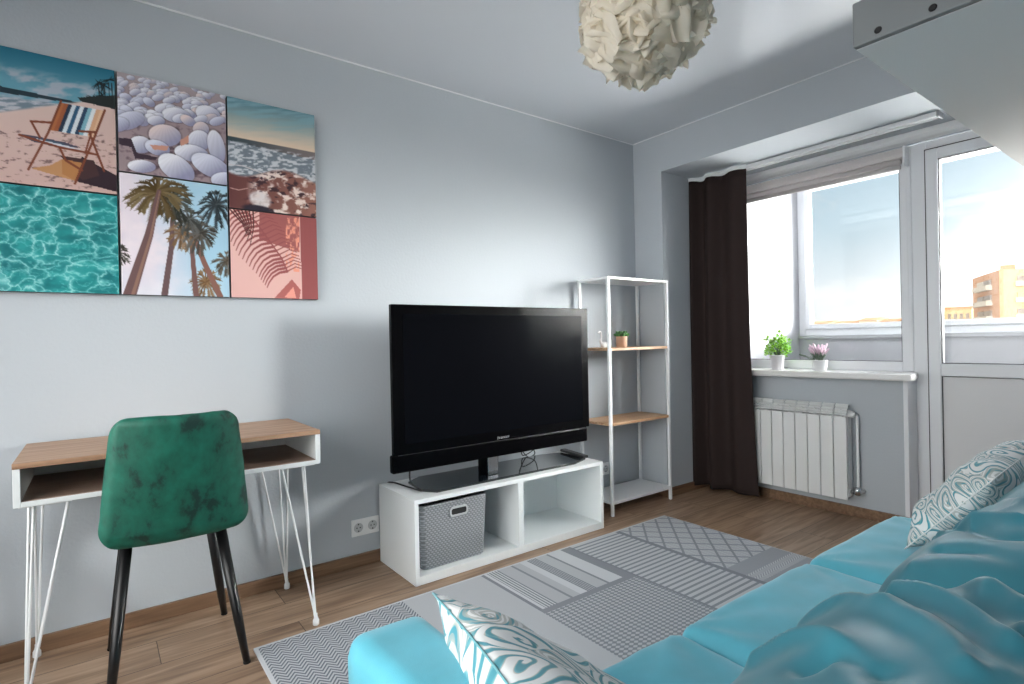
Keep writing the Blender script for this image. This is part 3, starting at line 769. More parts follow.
def sq_fn(c, h, e):
    def fn(p):
        lo, hi = 0.0, 2.0
        for _ in range(26):
            t = (lo+hi)/2
            a = ((abs(p.y)*t)**e[1]+(abs(p.z)*t)**e[1])
            v = (abs(p.x)*t)**e[0]+a
            if v > 1: hi = t
            else: lo = t
        return Vector([ci+pi*t*hi_ for ci, pi, hi_ in zip(c, p, h)])
    return fn
def ridge(t): return (1-abs(2*(t-math.floor(t))-1))
CRESTS = [[(-2.2, -2.318, 0.699), (-2.092, -2.324, 0.688), (-2.091, -2.359, 0.705), (-2.163, -2.413, 0.741), (-2.211, -2.468, 0.763), (-2.246, -2.51, 0.773), (-2.291, -2.553, 0.779)], [(-2.029, -2.359, 0.705), (-2.151, -2.429, 0.749), (-2.21, -2.476, 0.766), (-2.259, -2.516, 0.774)], [(-1.743, -2.329, 0.68), (-1.798, -2.393, 0.73), (-1.86, -2.474, 0.765)], [(-1.412, -2.325, 0.687), (-1.683, -2.442, 0.754)], [(-2.358, -2.324, 0.687), (-2.342, -2.375, 0.718), (-2.383, -2.429, 0.749), (-2.427, -2.476, 0.765), (-2.466, -2.517, 0.775), (-2.499, -2.542, 0.778), (-2.521, -2.556, 0.779)], [(-2.389, -2.456, 0.759), (-2.406, -2.485, 0.768), (-2.445, -2.524, 0.775), (-2.476, -2.551, 0.778), (-2.501, -2.574, 0.78)], [(-2.214, -2.473, 0.765), (-2.317, -2.543, 0.778), (-2.351, -2.564, 0.779)], [(-2.529, -2.349, 0.696), (-2.492, -2.373, 0.716), (-2.498, -2.413, 0.741), (-2.523, -2.448, 0.757), (-2.557, -2.484, 0.768)], [(-2.304, -2.428, 0.748), (-2.334, -2.48, 0.767), (-2.378, -2.528, 0.776), (-2.432, -2.572, 0.78)]]
VALLEYS = [[(-2.23, -2.33, 0.678), (-2.34, -2.422, 0.745), (-2.386, -2.471, 0.764), (-2.427, -2.516, 0.774), (-2.467, -2.549, 0.778), (-2.499, -2.568, 0.78)], [(-2.119, -2.405, 0.737), (-2.236, -2.479, 0.766), (-2.288, -2.523, 0.775), (-2.332, -2.556, 0.779)], [(-2.57, -2.424, 0.746), (-2.54, -2.447, 0.756), (-2.566, -2.494, 0.77)], [(-1.973, -2.379, 0.721), (-2.001, -2.43, 0.749), (-2.04, -2.478, 0.766), (-2.075, -2.514, 0.774)], [(-1.713, -2.327, 0.682), (-1.905, -2.434, 0.751), (-1.939, -2.489, 0.769)], [(-2.287, -2.475, 0.765), (-2.326, -2.524, 0.776), (-2.391, -2.568, 0.78)]]
def poly_dist(Pn, line):
    best = np.full(len(Pn), 9.0); line = [np.array(q) for q in curve_pts(line, 5)]
    for q0, q1 in zip(line[:-1], line[1:]):
        d = q1-q0; t = np.clip(((Pn-q0)@d)/(d@d+1e-12), 0, 1)
        best = np.minimum(best, np.linalg.norm(Pn-q0-t[:, None]*d, axis=1))
    return best
for k, (xa, xb, seed) in enumerate(((-2.80, -2.12, 1), (-2.15, -1.44, 5), (-1.46, -.77, 9))):
    c = ((xa+xb)/2, -2.59, .495); h = ((xb-xa)/2+.01, .325, .285)
    bm = cube_cloud(92, sq_fn(c, h, (5.5, 2.15)))
    bm.normal_update(); bm.verts.ensure_lookup_table()
    Pn = np.array([v.co for v in bm.verts])
    dsp = np.full(len(Pn), .010)
    for i, l in enumerate(CRESTS):
        d = poly_dist(Pn, l); dsp += (.013+.003*(i % 3))*np.exp(-(d/.017)**1.4)
    for i, l in enumerate(VALLEYS):
        d = poly_dist(Pn, l); dsp -= .017*np.exp(-(d/.018)**1.5)
    for v, dd in zip(bm.verts, dsp):
        p = v.co
        t2 = p.y*8+p.x*3.4+1.4*noise.noise(p*2.6+Vector((0, seed, 0)))
        w = max(0, noise.noise(p*2.2+Vector((seed*2, 3, 0)))+.1)
        v.co = p+v.normal*(dd+.011*ridge(t2)**3*w+.009*fbm(p*3.6+Vector((seed*1.7, 0, 0)), 3))
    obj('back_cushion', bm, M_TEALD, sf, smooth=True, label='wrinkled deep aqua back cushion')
for px_, py_ in ((-2.8, -1.95), (-2.8, -2.93), (-.85, -2.0), (-.85, -2.93)):
    bm = B(); z0 = .0085 if py_ > -2.1 else .0005; lathe(bm, [(.018, z0), (.02, z0+.002), (.024, .072)], (px_, py_, 0), 16); obj('foot', bm, M_BLACK, sf)

# ---- printed pillows
def paisley(name, sc, seedv):
    m, nt, b = new_mat(name); X.nt = nt; L = nt.links.new
    uvn = nt.nodes.new('ShaderNodeUVMap'); uvn.uv_map = 'UVMap'
    nz = nt.nodes.new('ShaderNodeTexNoise'); nz.inputs['Scale'].default_value = 3.2; nz.inputs['Detail'].default_value = 1; L(uvn.outputs[0], nz.inputs['Vector'])
    ad = nt.nodes.new('ShaderNodeVectorMath'); ad.operation = 'MULTIPLY_ADD'; ad.inputs[1].default_value = (.30, .30, 0); L(nz.outputs['Color'], ad.inputs[0])
    ms = nt.nodes.new('ShaderNodeVectorMath'); ms.operation = 'MULTIPLY_ADD'; ms.inputs[1].default_value = (sc, sc, 0); ms.inputs[2].default_value = (seedv, seedv*.7, 0)
    L(uvn.outputs[0], ad.inputs[2]); L(ad.outputs[0], ms.inputs[0])
    vo = nt.nodes.new('ShaderNodeTexVoronoi'); vo.voronoi_dimensions = '2D'; vo.inputs['Scale'].default_value = 1; vo.inputs['Randomness'].default_value = .85
    L(ms.outputs[0], vo.inputs['Vector'])
    df = nt.nodes.new('ShaderNodeVectorMath'); df.operation = 'SUBTRACT'; L(ms.outputs[0], df.inputs[0]); L(vo.outputs['Position'], df.inputs[1])
    s = nt.nodes.new('ShaderNodeSeparateXYZ'); L(df.outputs[0], s.inputs[0])
    ang = X.op('ARCTAN2', X(s.outputs[1]), X(s.outputs[0])); dist = X(vo.outputs['Distance'])
    spir = (dist*24+ang).sin()                                   # scrolls
    fine = (dist*64-ang*3.0).sin()
    sr = nt.nodes.new('ShaderNodeSeparateColor'); L(vo.outputs['Color'], sr.inputs[0])
    val = spir*.42+.5+fine*.14*X(sr.outputs[0])
    rp = nt.nodes.new('ShaderNodeValToRGB'); rp.color_ramp.interpolation = 'EASE'; e = rp.color_ramp.elements
    e[0].position = .12; e[0].color = lin((70, 150, 166))+(1,); e[1].position = .44; e[1].color = lin((236, 238, 238))+(1,)
    k = e.new(.24); k.color = lin((112, 176, 186))+(1,); k = e.new(.32); k.color = lin((196, 196, 190))+(1,)
    L(val.k, rp.inputs['Fac'])
    hue = nt.nodes.new('ShaderNodeMix'); hue.data_type = 'RGBA'; hue.inputs[7].default_value = lin((168, 172, 168))+(1,)
    L(rp.outputs['Color'], hue.inputs[6]); L((X(sr.outputs[1]).gt(.5)*fine.gt(-.1)*.65).k, hue.inputs[0])
    L(hue.outputs[2], b.inputs['Base Color']); setp(b, Roughness=.8); b.inputs['Sheen Weight'].default_value = .2
    return m
def pillow(name, A, Bc, C, D, top, bot, m, label, dirn, seed=0, pinch=.05):
    A, Bc, C, D = map(Vector, (A, Bc, C, D)); nrm = (Bc-A).cross(C-A).normalized()
    if nrm.dot(Vector(dirn)) < 0: nrm = -nrm
    cen = (A+Bc+C+D)/4
    bm = B(); uv = bm.loops.layers.uv.new('UVMap')
    def surf(s, th):
        def f(u, v):
            p = A*(1-u)*(1-v)+Bc*u*(1-v)+C*(1-u)*v+D*u*v
            eu, ev = 1-abs(2*u-1), 1-abs(2*v-1)
            k = (min(1, eu*2.1)*min(1, ev*2.1))
            g = (math.sin(k*PI/2))**.62
            edge = pinch*((1-ev)**3*math.sin(eu*PI/2)+(1-eu)**3*math.sin(ev*PI/2))
            p = p.lerp(cen, edge)
            w = .010*noise.noise(Vector((u*5+seed, v*5, s)))*g+.012*ridge(2.6*math.atan2(v+.03, u+.03)+.4*noise.noise(Vector((u*4, v*4, seed))))**2*math.exp(-3.2*math.hypot(u, v))*g**.3
            return p+nrm*(s*th*g+w)
        return f
    grid(bm, surf(1, top), 48, 48, uv); grid(bm, surf(-1, bot), 48, 48, uv)
    bmesh.ops.remove_doubles(bm, verts=bm.verts, dist=.0004)
    t = thing(name, label, 'pillow', tuple(min((A, Bc, C, D), key=lambda p: p.z)), 'printed pillows on the sofa')
    obj('cover', bm, m, t, smooth=True)
    bm = B()
    def ed(a, b_): return [a.lerp(b_, i/16).lerp(cen, pinch*math.sin((1-abs(2*i/16-1))*PI/2)) for i in range(17)]
    loop = ed(A, Bc)+ed(Bc, D)[1:]+ed(D, C)[1:]+ed(C, A)[1:]
    tube(bm, loop, .0018, 6); obj('piping', bm, m, t, smooth=True)
    return t
A = Vector((-2.755, -1.895, .703)); Bq = Vector((-2.415, -2.05, .445)); Cq = Vector((-2.86, -2.30, .745)); Dq = Bq+Cq-A+Vector((0, 0, .0))
pillow('printed_pillow', A, Bq, Cq, Dq, .034, .10, paisley('aqua_scroll_print', 4.4, 2.3), 'white and aqua scroll printed pillow leaning on the sofa arm', (0, 0, 1), 1)
pillow('printed_pillow', (-1.21, -2.075, .455), (-.60, -2.08, .455), (-1.24, -2.30, .72), (-.62, -2.31, .76), .075, .07, paisley('aqua_lace_print', 6.5, 7.1), 'white and aqua printed pillow at the window end of the sofa', (0, 1, 1), 4)

# ================================================================ LOFT BED, PENDANT LAMP
lb = thing('loft_bed', 'white loft bed platform overhead with two dark screws in its end board', 'bed', (-.9, -2.6, 1.8))
bm = B(); box(bm, -1.735, -.04, YS+.002, -2.166, 1.80, 1.818, .001); obj('base_panel', bm, M_WHITE, lb)
bm = B(); box(bm, -1.753, -1.735, YS+.002, -2.165, 1.80, 1.905, .004, 3); obj('end_board', bm, mat('end_board_grey', (116, 121, 124), .5), lb)  # end board in a darker grey than the white panels
bm = B(); box(bm, -1.735, -.04, -2.184, -2.166, 1.818, 1.9, .001); obj('side_rail', bm, M_WHITE, lb)
for y, z in ((-2.219, 1.8185), (-2.323, 1.8185)):
    bm = B(); r = [(.0075, 0), (.008, .001), (.006, .003), (.001, .003)]
    lathe(bm, r, (0, 0, 0), 14); bmesh.ops.rotate(bm, verts=bm.verts, cent=(0, 0, 0), matrix=Matrix.Rotation(-PI/2, 3, 'Y')); bmesh.ops.translate(bm, verts=bm.verts, vec=(-1.753, y, z)); obj('screw', bm, M_BLACK, lb)

M_SHADE, nt, b = new_mat('crumpled_shade')
setp(b, Base_Color=lin((246, 242, 232))+(1,), Roughness=.5); b.inputs['Transmission Weight'].default_value = 0
tr = nt.nodes.new('ShaderNodeBsdfTranslucent'); tr.inputs[0].default_value = lin((250, 243, 228))+(1,)
mx = nt.nodes.new('ShaderNodeMixShader'); mx.inputs[0].default_value = .5
out = nt.nodes['Material Output']; nt.links.new(b.outputs[0], mx.inputs[1]); nt.links.new(tr.outputs[0], mx.inputs[2]); nt.links.new(mx.outputs[0], out.inputs[0])
LC = Vector((-1.857, -1.63, 2.11))
pl = thing('pendant_lamp', 'ruffled off-white pendant lamp hanging from the ceiling', 'lamp', tuple(LC))
rnd = random.Random(11); bm = B()
NP = 230
for k in range(NP):
    zf = 1-2*(k+.5)/NP; ph = k*2.39996; rr = math.sqrt(1-zf*zf)
    n = Vector((rr*math.cos(ph), rr*math.sin(ph), zf)); n = (n+Vector((rnd.gauss(0, .12), rnd.gauss(0, .12), rnd.gauss(0, .12)))).normalized()
    a, b2 = frame_for(n); th = rnd.uniform(0, 2*PI); t1 = a*math.cos(th)+b2*math.sin(th); t2 = n.cross(t1)
    L1 = rnd.uniform(.08, .13); W1 = rnd.uniform(.05, .085); R0 = rnd.uniform(.135, .180); f1 = rnd.uniform(1.5, 3.5); p1 = rnd.uniform(0, 6); tilt = rnd.uniform(.1, .75); sd = rnd.uniform(0, 50)
    def pet(u, v):
        q = 2*u-1; s = v
        wv = math.sin(q*PI*f1+p1)*.013*(.25+s)+.016*noise.noise(Vector((u*3+sd, v*3, sd)))
        wid = W1*(.55+.45*math.sin(s*PI*.8+.4))
        pos = LC+n*(R0+tilt*L1*s*.62-.35*s*s*L1*.4+wv)+t1*(L1*(s-.5))+t2*(wid*q)
        pos -= n*(.10*(wid*q)**2/.08)
        return pos+n*.010*math.sin(9*q+sd)*s
    grid(bm, pet, 14, 9)
obj('shade', bm, M_SHADE, pl, smooth=True)
bm = B(); tube(bm, [LC+Vector((0, 0, .1)), (LC.x, LC.y, H-.03)], .003, 8); obj('cord', bm, M_TRIMW, pl, smooth=True)
bm = B(); lathe(bm, [(.02, -.045), (.045, -.03), (.05, 0)], (LC.x, LC.y, H-.001), 24); obj('ceiling_cup', bm, M_TRIMW, pl, smooth=True)
bm = sball(6, .03, .03, .036, LC); tube(bm, [LC+Vector((0, 0, .03)), LC+Vector((0, 0, .1))], .016, 12); obj('bulb', bm, M_PORC, pl, smooth=True)

# ================================================================ WALL PRINTS (painted per vertex)
def homog(q):                      # unit square -> quad (TL,TR,BR,BL) in picture-crop pixels; u right, v down
    src = [(0, 0), (1, 0), (1, 1), (0, 1)]; A_, bb = [], []
    for (u, v), (x, y) in zip(src, q):
        A_ += [[u, v, 1, 0, 0, 0, -u*x, -v*x], [0, 0, 0, u, v, 1, -u*y, -v*y]]; bb += [x, y]
    return np.append(np.linalg.solve(np.array(A_, float), np.array(bb, float)), 1).reshape(3, 3)
rs = np.random.RandomState(5)
_perm = rs.rand(256, 256)
def vnoise(x, y):
    xi = np.floor(x).astype(int); yi = np.floor(y).astype(int); fx = x-xi; fy = y-yi
    fx = fx*fx*(3-2*fx); fy = fy*fy*(3-2*fy); g = lambda a, c: _perm[a % 256, c % 256]
    return (g(xi, yi)*(1-fx)+g(xi+1, yi)*fx)*(1-fy)+(g(xi, yi+1)*(1-fx)+g(xi+1, yi+1)*fx)*fy
def vfbm(x, y, o=4):
    s = 0; a = .5
    for i in range(o): s = s+a*vnoise(x+17*i, y+31*i); x = x*2.03; y = y*2.03; a *= .5
    return s/(1-.5**o)
class Paint:
    def __init__(s, U, V, q=None):
        s.U, s.V = U, V
        if q is None: s.x, s.y = U, V
        else:
            h = homog(q); w = h[2, 0]*U+h[2, 1]*V+1
            s.x = (h[0, 0]*U+h[0, 1]*V+h[0, 2])/w; s.y = (h[1, 0]*U+h[1, 1]*V+h[1, 2])/w
        s.c = np.zeros(U.shape+(3,))
    def fill(s, col, mask=None):
        col = np.array(col, float)
        if mask is None: s.c[:] = col
        else: s.c = s.c*(1-mask[..., None])+col*mask[..., None]
    def line(s, pts, w, col, w2=None, soft=1.5):
        m = np.zeros(s.x.shape)
        n = len(pts)-1
        for i in range(n):
            (x0, y0), (x1, y1) = pts[i], pts[i+1]; dx, dy = x1-x0, y1-y0; L = dx*dx+dy*dy+1e-9
            t = np.clip(((s.x-x0)*dx+(s.y-y0)*dy)/L, 0, 1); d = np.hypot(s.x-x0-t*dx, s.y-y0-t*dy)
            wd = w if w2 is None else w+(w2-w)*(i+t)/n
            m = np.maximum(m, np.clip((wd/2-d)/soft+.5, 0, 1))
        s.fill(col, m)
    def poly(s, pts, col, soft=0):
        ins = np.zeros(s.x.shape, bool); n = len(pts)
        for i in range(n):
            (x0, y0), (x1, y1) = pts[i], pts[(i+1) % n]
            if y0 == y1: continue
            ins ^= ((s.y > y0) != (s.y > y1)) & (s.x < (x1-x0)*(s.y-y0)/(y1-y0)+x0)
        s.fill(col, ins.astype(float)); return ins
    def ell(s, cx, cy, a, b, th=0):
        X_, Y_ = s.x-cx, s.y-cy; c, n = math.cos(th), math.sin(th)
        return np.hypot((X_*c+Y_*n)/a, (-X_*n+Y_*c)/b)
    def mix(s, c0, c1, t): return np.array(c0, float)*(1-t[..., None])+np.array(c1, float)*t[..., None]

def p_beach(P):
    x, y = P.x, P.y
    hor = 222+x*.21
    t = np.clip((y-(58+.22*x))/130, 0, 1); P.c = P.mix((34, 104, 128), (96, 150, 168), t)
    cl = np.clip((vfbm(x/60, y/22)-.42)*4, 0, 1)*np.clip((y-(118+.22*x))/40, 0, 1); P.fill((170, 172, 184), cl*.85)
    P.fill((36, 52, 62), ((y > hor) & (y < hor+26-x*.06)).astype(float))
    sh = 262+x*.13
    w_ = np.clip((y-sh)/4, 0, 1); P.fill((112, 128, 140), w_); P.fill((176, 178, 188), w_*np.clip((vfbm(x/50, y/7)-.45)*5, 0, 1))
    sand = np.clip((y-(322-x*.12))/10, 0, 1); P.c = P.c*(1-sand[..., None])+P.mix((206, 180, 172), (190, 160, 154), np.clip((y-300)/300, 0, 1))*sand[..., None]
    P.fill((120, 96, 96), sand*np.clip((vfbm(x/26+9, y/9)-.66)*9, 0, 1)*(y > 400))
    for k in range(46):                                              # palms at the right edge
        a = rs.uniform(0, 2*PI); c0 = ((428, 222), (404, 212), (450, 200), (418, 262), (380, 270))[k % 5]
        P.line([c0, (c0[0]+38*math.cos(a), c0[1]+24*math.sin(a)+8)], 5, (26, 34, 36), 1)
    for px_, yb in ((405, 300), (428, 305), (446, 310), (458, 310), (416, 300)): P.line([(px_, 215), (px_+4, yb)], 4, (30, 32, 34))
    P.poly([(320, 270), (470, 262), (470, 318), (330, 285)], (40, 46, 46))
    P.poly([(120, 552), (300, 602), (330, 560), (250, 515), (200, 540)], (178, 132, 92)); P.poly([(330, 505), (470, 580), (470, 645), (310, 605), (300, 560)], (48, 34, 42)); P.poly([(240, 500), (380, 520), (400, 580), (330, 600)], (66, 44, 46))
    P.poly([(250, 515), (330, 530), (300, 600), (250, 575)], (168, 116, 72))
    bx = lambda t, s: ((248+(426-248)*t)*(1-s)+(200+(388-200)*t)*s, (290+(322-290)*t)*(1-s)+(400+(430-400)*t)*s)
    cols = [(168, 100, 62), (152, 88, 56), (36, 50, 70), (196, 206, 214), (46, 86, 116), (206, 214, 220), (40, 62, 88), (120, 168, 184), (210, 216, 220), (204, 160, 128), (214, 176, 146)]
    for i, c_ in enumerate(cols):
        a, b2 = i/len(cols), (i+1)/len(cols); P.poly([bx(a, 0), bx(b2, 0), bx(b2, 1), bx(a, 1)], c_)
    P.poly([(75, 415), (150, 425), (262, 448), (330, 470), (235, 470), (130, 445)], (74, 70, 88)); P.poly([(140, 432), (270, 462), (330, 478), (245, 472)], (202, 206, 214)); P.poly([(160, 430), (250, 452), (270, 462), (180, 442)], (60, 84, 104))
    br = (116, 62, 42)
    for pts, w_ in (([(250, 285), (195, 410), (110, 556)], 10), ([(428, 322), (385, 425), (300, 612)], 10), ([(124, 364), (212, 370)], 9), ([(128, 368), (160, 428)], 9), ([(322, 404), (388, 408)], 9), ([(372, 408), (345, 490)], 8), ([(365, 415), (420, 562)], 9), ([(240, 468), (264, 520), (330, 560)], 9), ([(75, 418), (240, 468), (345, 488), (395, 498)], 9)): P.line(pts, w_, br)
def p_water(P):
    x, y = P.x, P.y
    wx = x*.8+150*vfbm(x/130, y/80)+36*vfbm(x/34+9, y/26); wy = y*1.55+130*vfbm(x/110+5, y/70+3)+36*vfbm(x/30+2, y/24+7)
    n = 40; pts = []
    rs2 = np.random.RandomState(2); G = 96.0
    F1 = np.full(x.shape, 1e9); F2 = F1.copy()
    for i in range(-1, 9):
        for j in range(-1, 13):
            a, b2 = (i+rs2.rand())*G, (j+rs2.rand())*G; d = np.hypot(wx-a, wy-b2); F2 = np.where(d < F1, F1, np.minimum(F2, d)); F1 = np.minimum(F1, d)
    e = np.exp(-(F2-F1)/8.0); e2 = np.exp(-(F2-F1)/30.0)
    base = P.mix((12, 92, 98), (32, 138, 138), np.clip(vfbm(x/110, y/50)*1.8-.4, 0, 1)); P.c = base
    P.fill((96, 190, 188), np.clip(e2*.35, 0, 1)); P.fill((190, 232, 232), np.clip(e*.8*(.35+.9*vfbm(x/60+3, y/60)), 0, 1))
    F1 = np.full(x.shape, 1e9); F2 = F1.copy(); G = 52.0
    for i in range(-1, 15):
        for j in range(-1, 22):
            a, b2 = (i+rs2.rand())*G, (j+rs2.rand())*G; d = np.hypot(wx*1.0+11*np.sin(wy/30)-a, wy-b2); F2 = np.where(d < F1, F1, np.minimum(F2, d)); F1 = np.minimum(F1, d)
    P.fill((150, 214, 212), np.clip(np.exp(-(F2-F1)/5.0)*.4*(vfbm(x/90+8, y/50) > .5), 0, 1))
def p_shells(P):
    x, y = P.x, P.y; P.fill((150, 132, 136)); P.fill((92, 74, 84), np.clip((vfbm(x/30, y/20)-.5)*4, 0, 1)*np.clip((y-200)/200, 0, 1))
    rs2 = np.random.RandomState(8)
    items = []
    for k in range(130):
        yy = rs2.uniform(30, 300)**1.0; xx = rs2.uniform(20, 640); dep = np.clip((yy-30-.17*xx)/470, 0, 1)
        items.append((yy, xx, 22+55*dep, 11+34*dep, rs2.uniform(-.5, .6)))
    items += [(300, 95, 90, 48, -.25), (268, 350, 76, 40, .15), (265, 520, 72, 44, .45), (235, 295, 60, 30, 0), (375, 290, 88, 58, .15), (400, 470, 60, 56, .3), (340, 480, 44, 40, .2), (430, 560, 44, 92, -.25), (425, 160, 62, 46, .2), (465, 430, 92, 44, .15), (440, 250, 70, 40, .3), (540, 165, 78, 34, .05), (545, 350, 108, 62, .55), (530, 530, 110, 54, .45), (600, 600, 70, 40, 0), (320, 40, 60, 40, -.1)]
    items.sort(key=lambda a: a[0])
    for yy, xx, a, b2, th in items:
        d = P.ell(xx, yy, a, b2, th); m = np.clip((1-d)*a/3, 0, 1)
        k = rs2.rand(); base = (226, 226, 234) if k < .6 else ((212, 214, 228) if k < .85 else (222, 204, 202))
        lx = ((x-xx)*-.5+(y-yy)*-1.0)/max(b2, 1); t = np.clip(.5+lx*.5, 0, 1)
        col = P.mix((142, 142, 170), base, t); rib = .5+.5*np.sin(np.arctan2(y-yy+b2*1.3, x-xx)*26)
        col = col*(1-.035*rib[..., None]); 
        P.c = P.c*(1-np.clip((1.12-d)*6, 0, 1)[..., None]*.28*(1-m[..., None])); P.c = P.c*(1-m[..., None])+col*m[..., None]
    for pts in ([(210, 425), (310, 430), (300, 455), (230, 450)], [(370, 400), (415, 370), (415, 410), (375, 430)]): P.poly(pts, (196, 142, 124))
    for pts in ([(40, 390), (110, 395), (140, 470), (250, 490), (240, 505), (130, 500), (110, 440), (42, 425)],): P.poly(pts, (58, 44, 56))
    far = np.clip((150+.17*x-y)/120, 0, 1)*.35; P.fill((206, 206, 212), far)
def frond(P, c0, r, n, col, seed, ys=1.0, droop=.25):
    r2 = np.random.RandomState(seed)
    P.fill(np.array(col)*.8, np.clip((1-P.ell(c0[0], c0[1]+r*.1, r*.62, r*.5*ys))*2.2, 0, .8)*(.4+.8*vnoise(P.x/9, P.y/9)))
    n = int(n*1.5)
    for k in range(n):
        a = 2*PI*k/n+r2.uniform(-.15, .15); L = r*r2.uniform(.75, 1.1)
        p1 = (c0[0]+L*.55*math.cos(a), c0[1]+L*.55*math.sin(a)*ys); p2 = (c0[0]+L*math.cos(a), c0[1]+L*math.sin(a)*ys+droop*L)
        cc = tuple(np.clip(np.array(col)+r2.uniform(-22, 26), 0, 255))
        P.line([c0, p1, p2], r*.10, cc, r*.05)
        for q in range(7):
            t = .3+.7*q/7; bx_ = p1[0]+(p2[0]-p1[0])*(t-.3)/.7; by_ = p1[1]+(p2[1]-p1[1])*(t-.3)/.7
            for s in (-1, 1): P.line([(bx_, by_), (bx_+r*.22*math.cos(a+s*.6), by_+r*.22*math.sin(a+s*.6)*ys+r*.06)], r*.055, cc, 1)
def p_palms(P):
    x, y = P.x, P.y
    t = np.clip((x-150+(y-350)*-.2)/300, 0, 1); P.c = P.mix((216, 206, 216), (160, 196, 216), t); P.fill((226, 214, 220), np.clip((vfbm(x/120, y/90)-.45)*4, 0, 1)*np.clip((500-x)/300, 0, 1)*.8)
    P.fill((196, 214, 226), np.clip((y-500)/200, 0, 1)*.5)
    tr = (104, 78, 78)
    frond(P, (18, 440), 70, 12, (62, 58, 52), 3); frond(P, (520, 190), 88, 15, (44, 52, 56), 4); frond(P, (572, 470), 68, 12, (84, 74, 62), 5); frond(P, (470, 575), 76, 13, (120, 92, 62), 6)
    P.line([(395, 350), (405, 480), (420, 650)], 20, (112, 82, 78), 28); P.line([(420, 375), (460, 480), (540, 650)], 22, (130, 92, 82), 30); P.line([(305, 215), (298, 400), (262, 650)], 20, (100, 78, 80), 34)
    frond(P, (350, 330), 80, 14, (118, 92, 66), 8); frond(P, (440, 335), 84, 15, (70, 66, 60), 9); frond(P, (385, 265), 70, 13, (66, 68, 66), 10)
    frond(P, (305, 170), 105, 16, (52, 54, 48), 11); frond(P, (230, 130), 150, 18, (92, 76, 46), 12, .7)
    P.line([(236, 130), (185, 350), (88, 650)], 22, tr, 66); P.line([(240, 130), (195, 350), (104, 650)], 5, (136, 104, 92), 18)
def p_wave(P):
    x, y = P.x, P.y
    t = np.clip((y-40-.18*x)/190, 0, 1); P.c = P.mix((92, 134, 146), (214, 196, 178), t); P.fill((126, 164, 176), np.clip((vfbm(x/120, y/16)-.45)*5, 0, 1)*(1-t)); P.fill((222, 190, 160), np.clip((t-.55)*2, 0, 1)*.5)
    hor = 228+.19*x; sea = np.clip((y-hor)/3, 0, 1); P.c = P.c*(1-sea[..., None])+P.mix((44, 62, 70), (116, 106, 106), np.clip(x/420, 0, 1))*sea[..., None]
    ba = y > hor+24+.03*x; P.fill((112, 122, 132), ba.astype(float))
    fo = np.clip((vfbm(x/26+3, y/10)-.46)*7, 0, 1)*np.clip((y-hor-18)/14, 0, 1); P.fill((206, 208, 214), fo*.85)
    shore = 400+.10*x+26*np.sin(x/70); br = np.clip((y-shore)/14, 0, 1); P.c = P.c*(1-br[..., None])+P.mix((92, 54, 54), (140, 96, 84), np.clip(x/480, 0, 1))*br[..., None]
    P.fill((222, 204, 196), br*np.clip((vfbm(x/34, y/22+7)-.50)*7, 0, 1)*np.clip((x-130)/60, 0, 1)); P.fill((62, 40, 46), br*np.clip((vfbm(x/30+20, y/14+7)-.6)*8, 0, 1)*np.clip((x-110)/60, 0, 1))
    d = P.ell(205, 560, 70, 48, .35); P.fill((214, 206, 206), np.clip((1-d)*3, 0, 1)*(.5+.8*vfbm(x/22, y/16))); P.fill((44, 38, 50), np.clip((1-P.ell(190, 610, 95, 24, .1))*3, 0, 1))
    P.line([(44, 505), (90, 515), (140, 505)], 4, (186, 150, 142)); P.line([(40, 385), (110, 390), (170, 410), (215, 425)], 5, (196, 190, 192))
def p_pinkpalm(P):
    x, y = P.x, P.y
    P.c = P.mix((226, 186, 178), (214, 170, 164), np.clip(y/650, 0, 1)); dark = (146, 80, 80)
    P.fill(dark, (x > 520+.03*y).astype(float)); P.fill((158, 92, 90), ((x > 250) & (x < 522) & (y < 260+(x-250)*.3)).astype(float))
    P.fill((226, 150, 128), ((x > 430) & (x < 520) & (y > 110) & (y < 470)).astype(float)*np.clip((vfbm(x/14, y/26)-.45)*6, 0, 1))
    stem = [(150, 60), (230, 150), (320, 270), (400, 380), (440, 470)]
    P.line(stem, 9, dark)
    for k in range(18):
        t = k/17*3.98; i = int(t); f = t-i; a, b2 = stem[i], stem[i+1]; px_, py_ = a[0]+(b2[0]-a[0])*f, a[1]+(b2[1]-a[1])*f
        L = 215-40*abs(k/17-.4)*2
        P.line([(px_, py_), (px_-L*.30, py_+L*.06), (px_-L*.55, py_+L*.22), (px_-L*.72, py_+L*.46), (px_-L*.80, py_+L*.66)], 19, dark, 6)
        P.line([(px_, py_), (px_+L*.35, py_-L*.18), (px_+L*.62, py_-L*.10)], 9, dark, 5)
    for k in range(7): P.line([(52+k*26, 62), (140+k*12, 160+k*4), (60+k*22, 140+k*26) if k > 3 else (170+k*8, 230)], 10, (84, 44, 44), 5)
    P.poly([(355, 645), (470, 520), (530, 590), (520, 650)], (168, 96, 92)); P.poly([(420, 640), (480, 570), (500, 645)], (222, 150, 136))
M_CANVAS = mat('canvas_edge', (52, 54, 58), .7)
M_PRINT, nt, b = new_mat('printed_canvas')
at = nt.nodes.new('ShaderNodeAttribute'); at.attribute_name = 'ink'; nt.links.new(at.outputs['Color'], b.inputs['Base Color']); setp(b, Roughness=.55)
b.inputs['Specular IOR Level'].default_value = .25
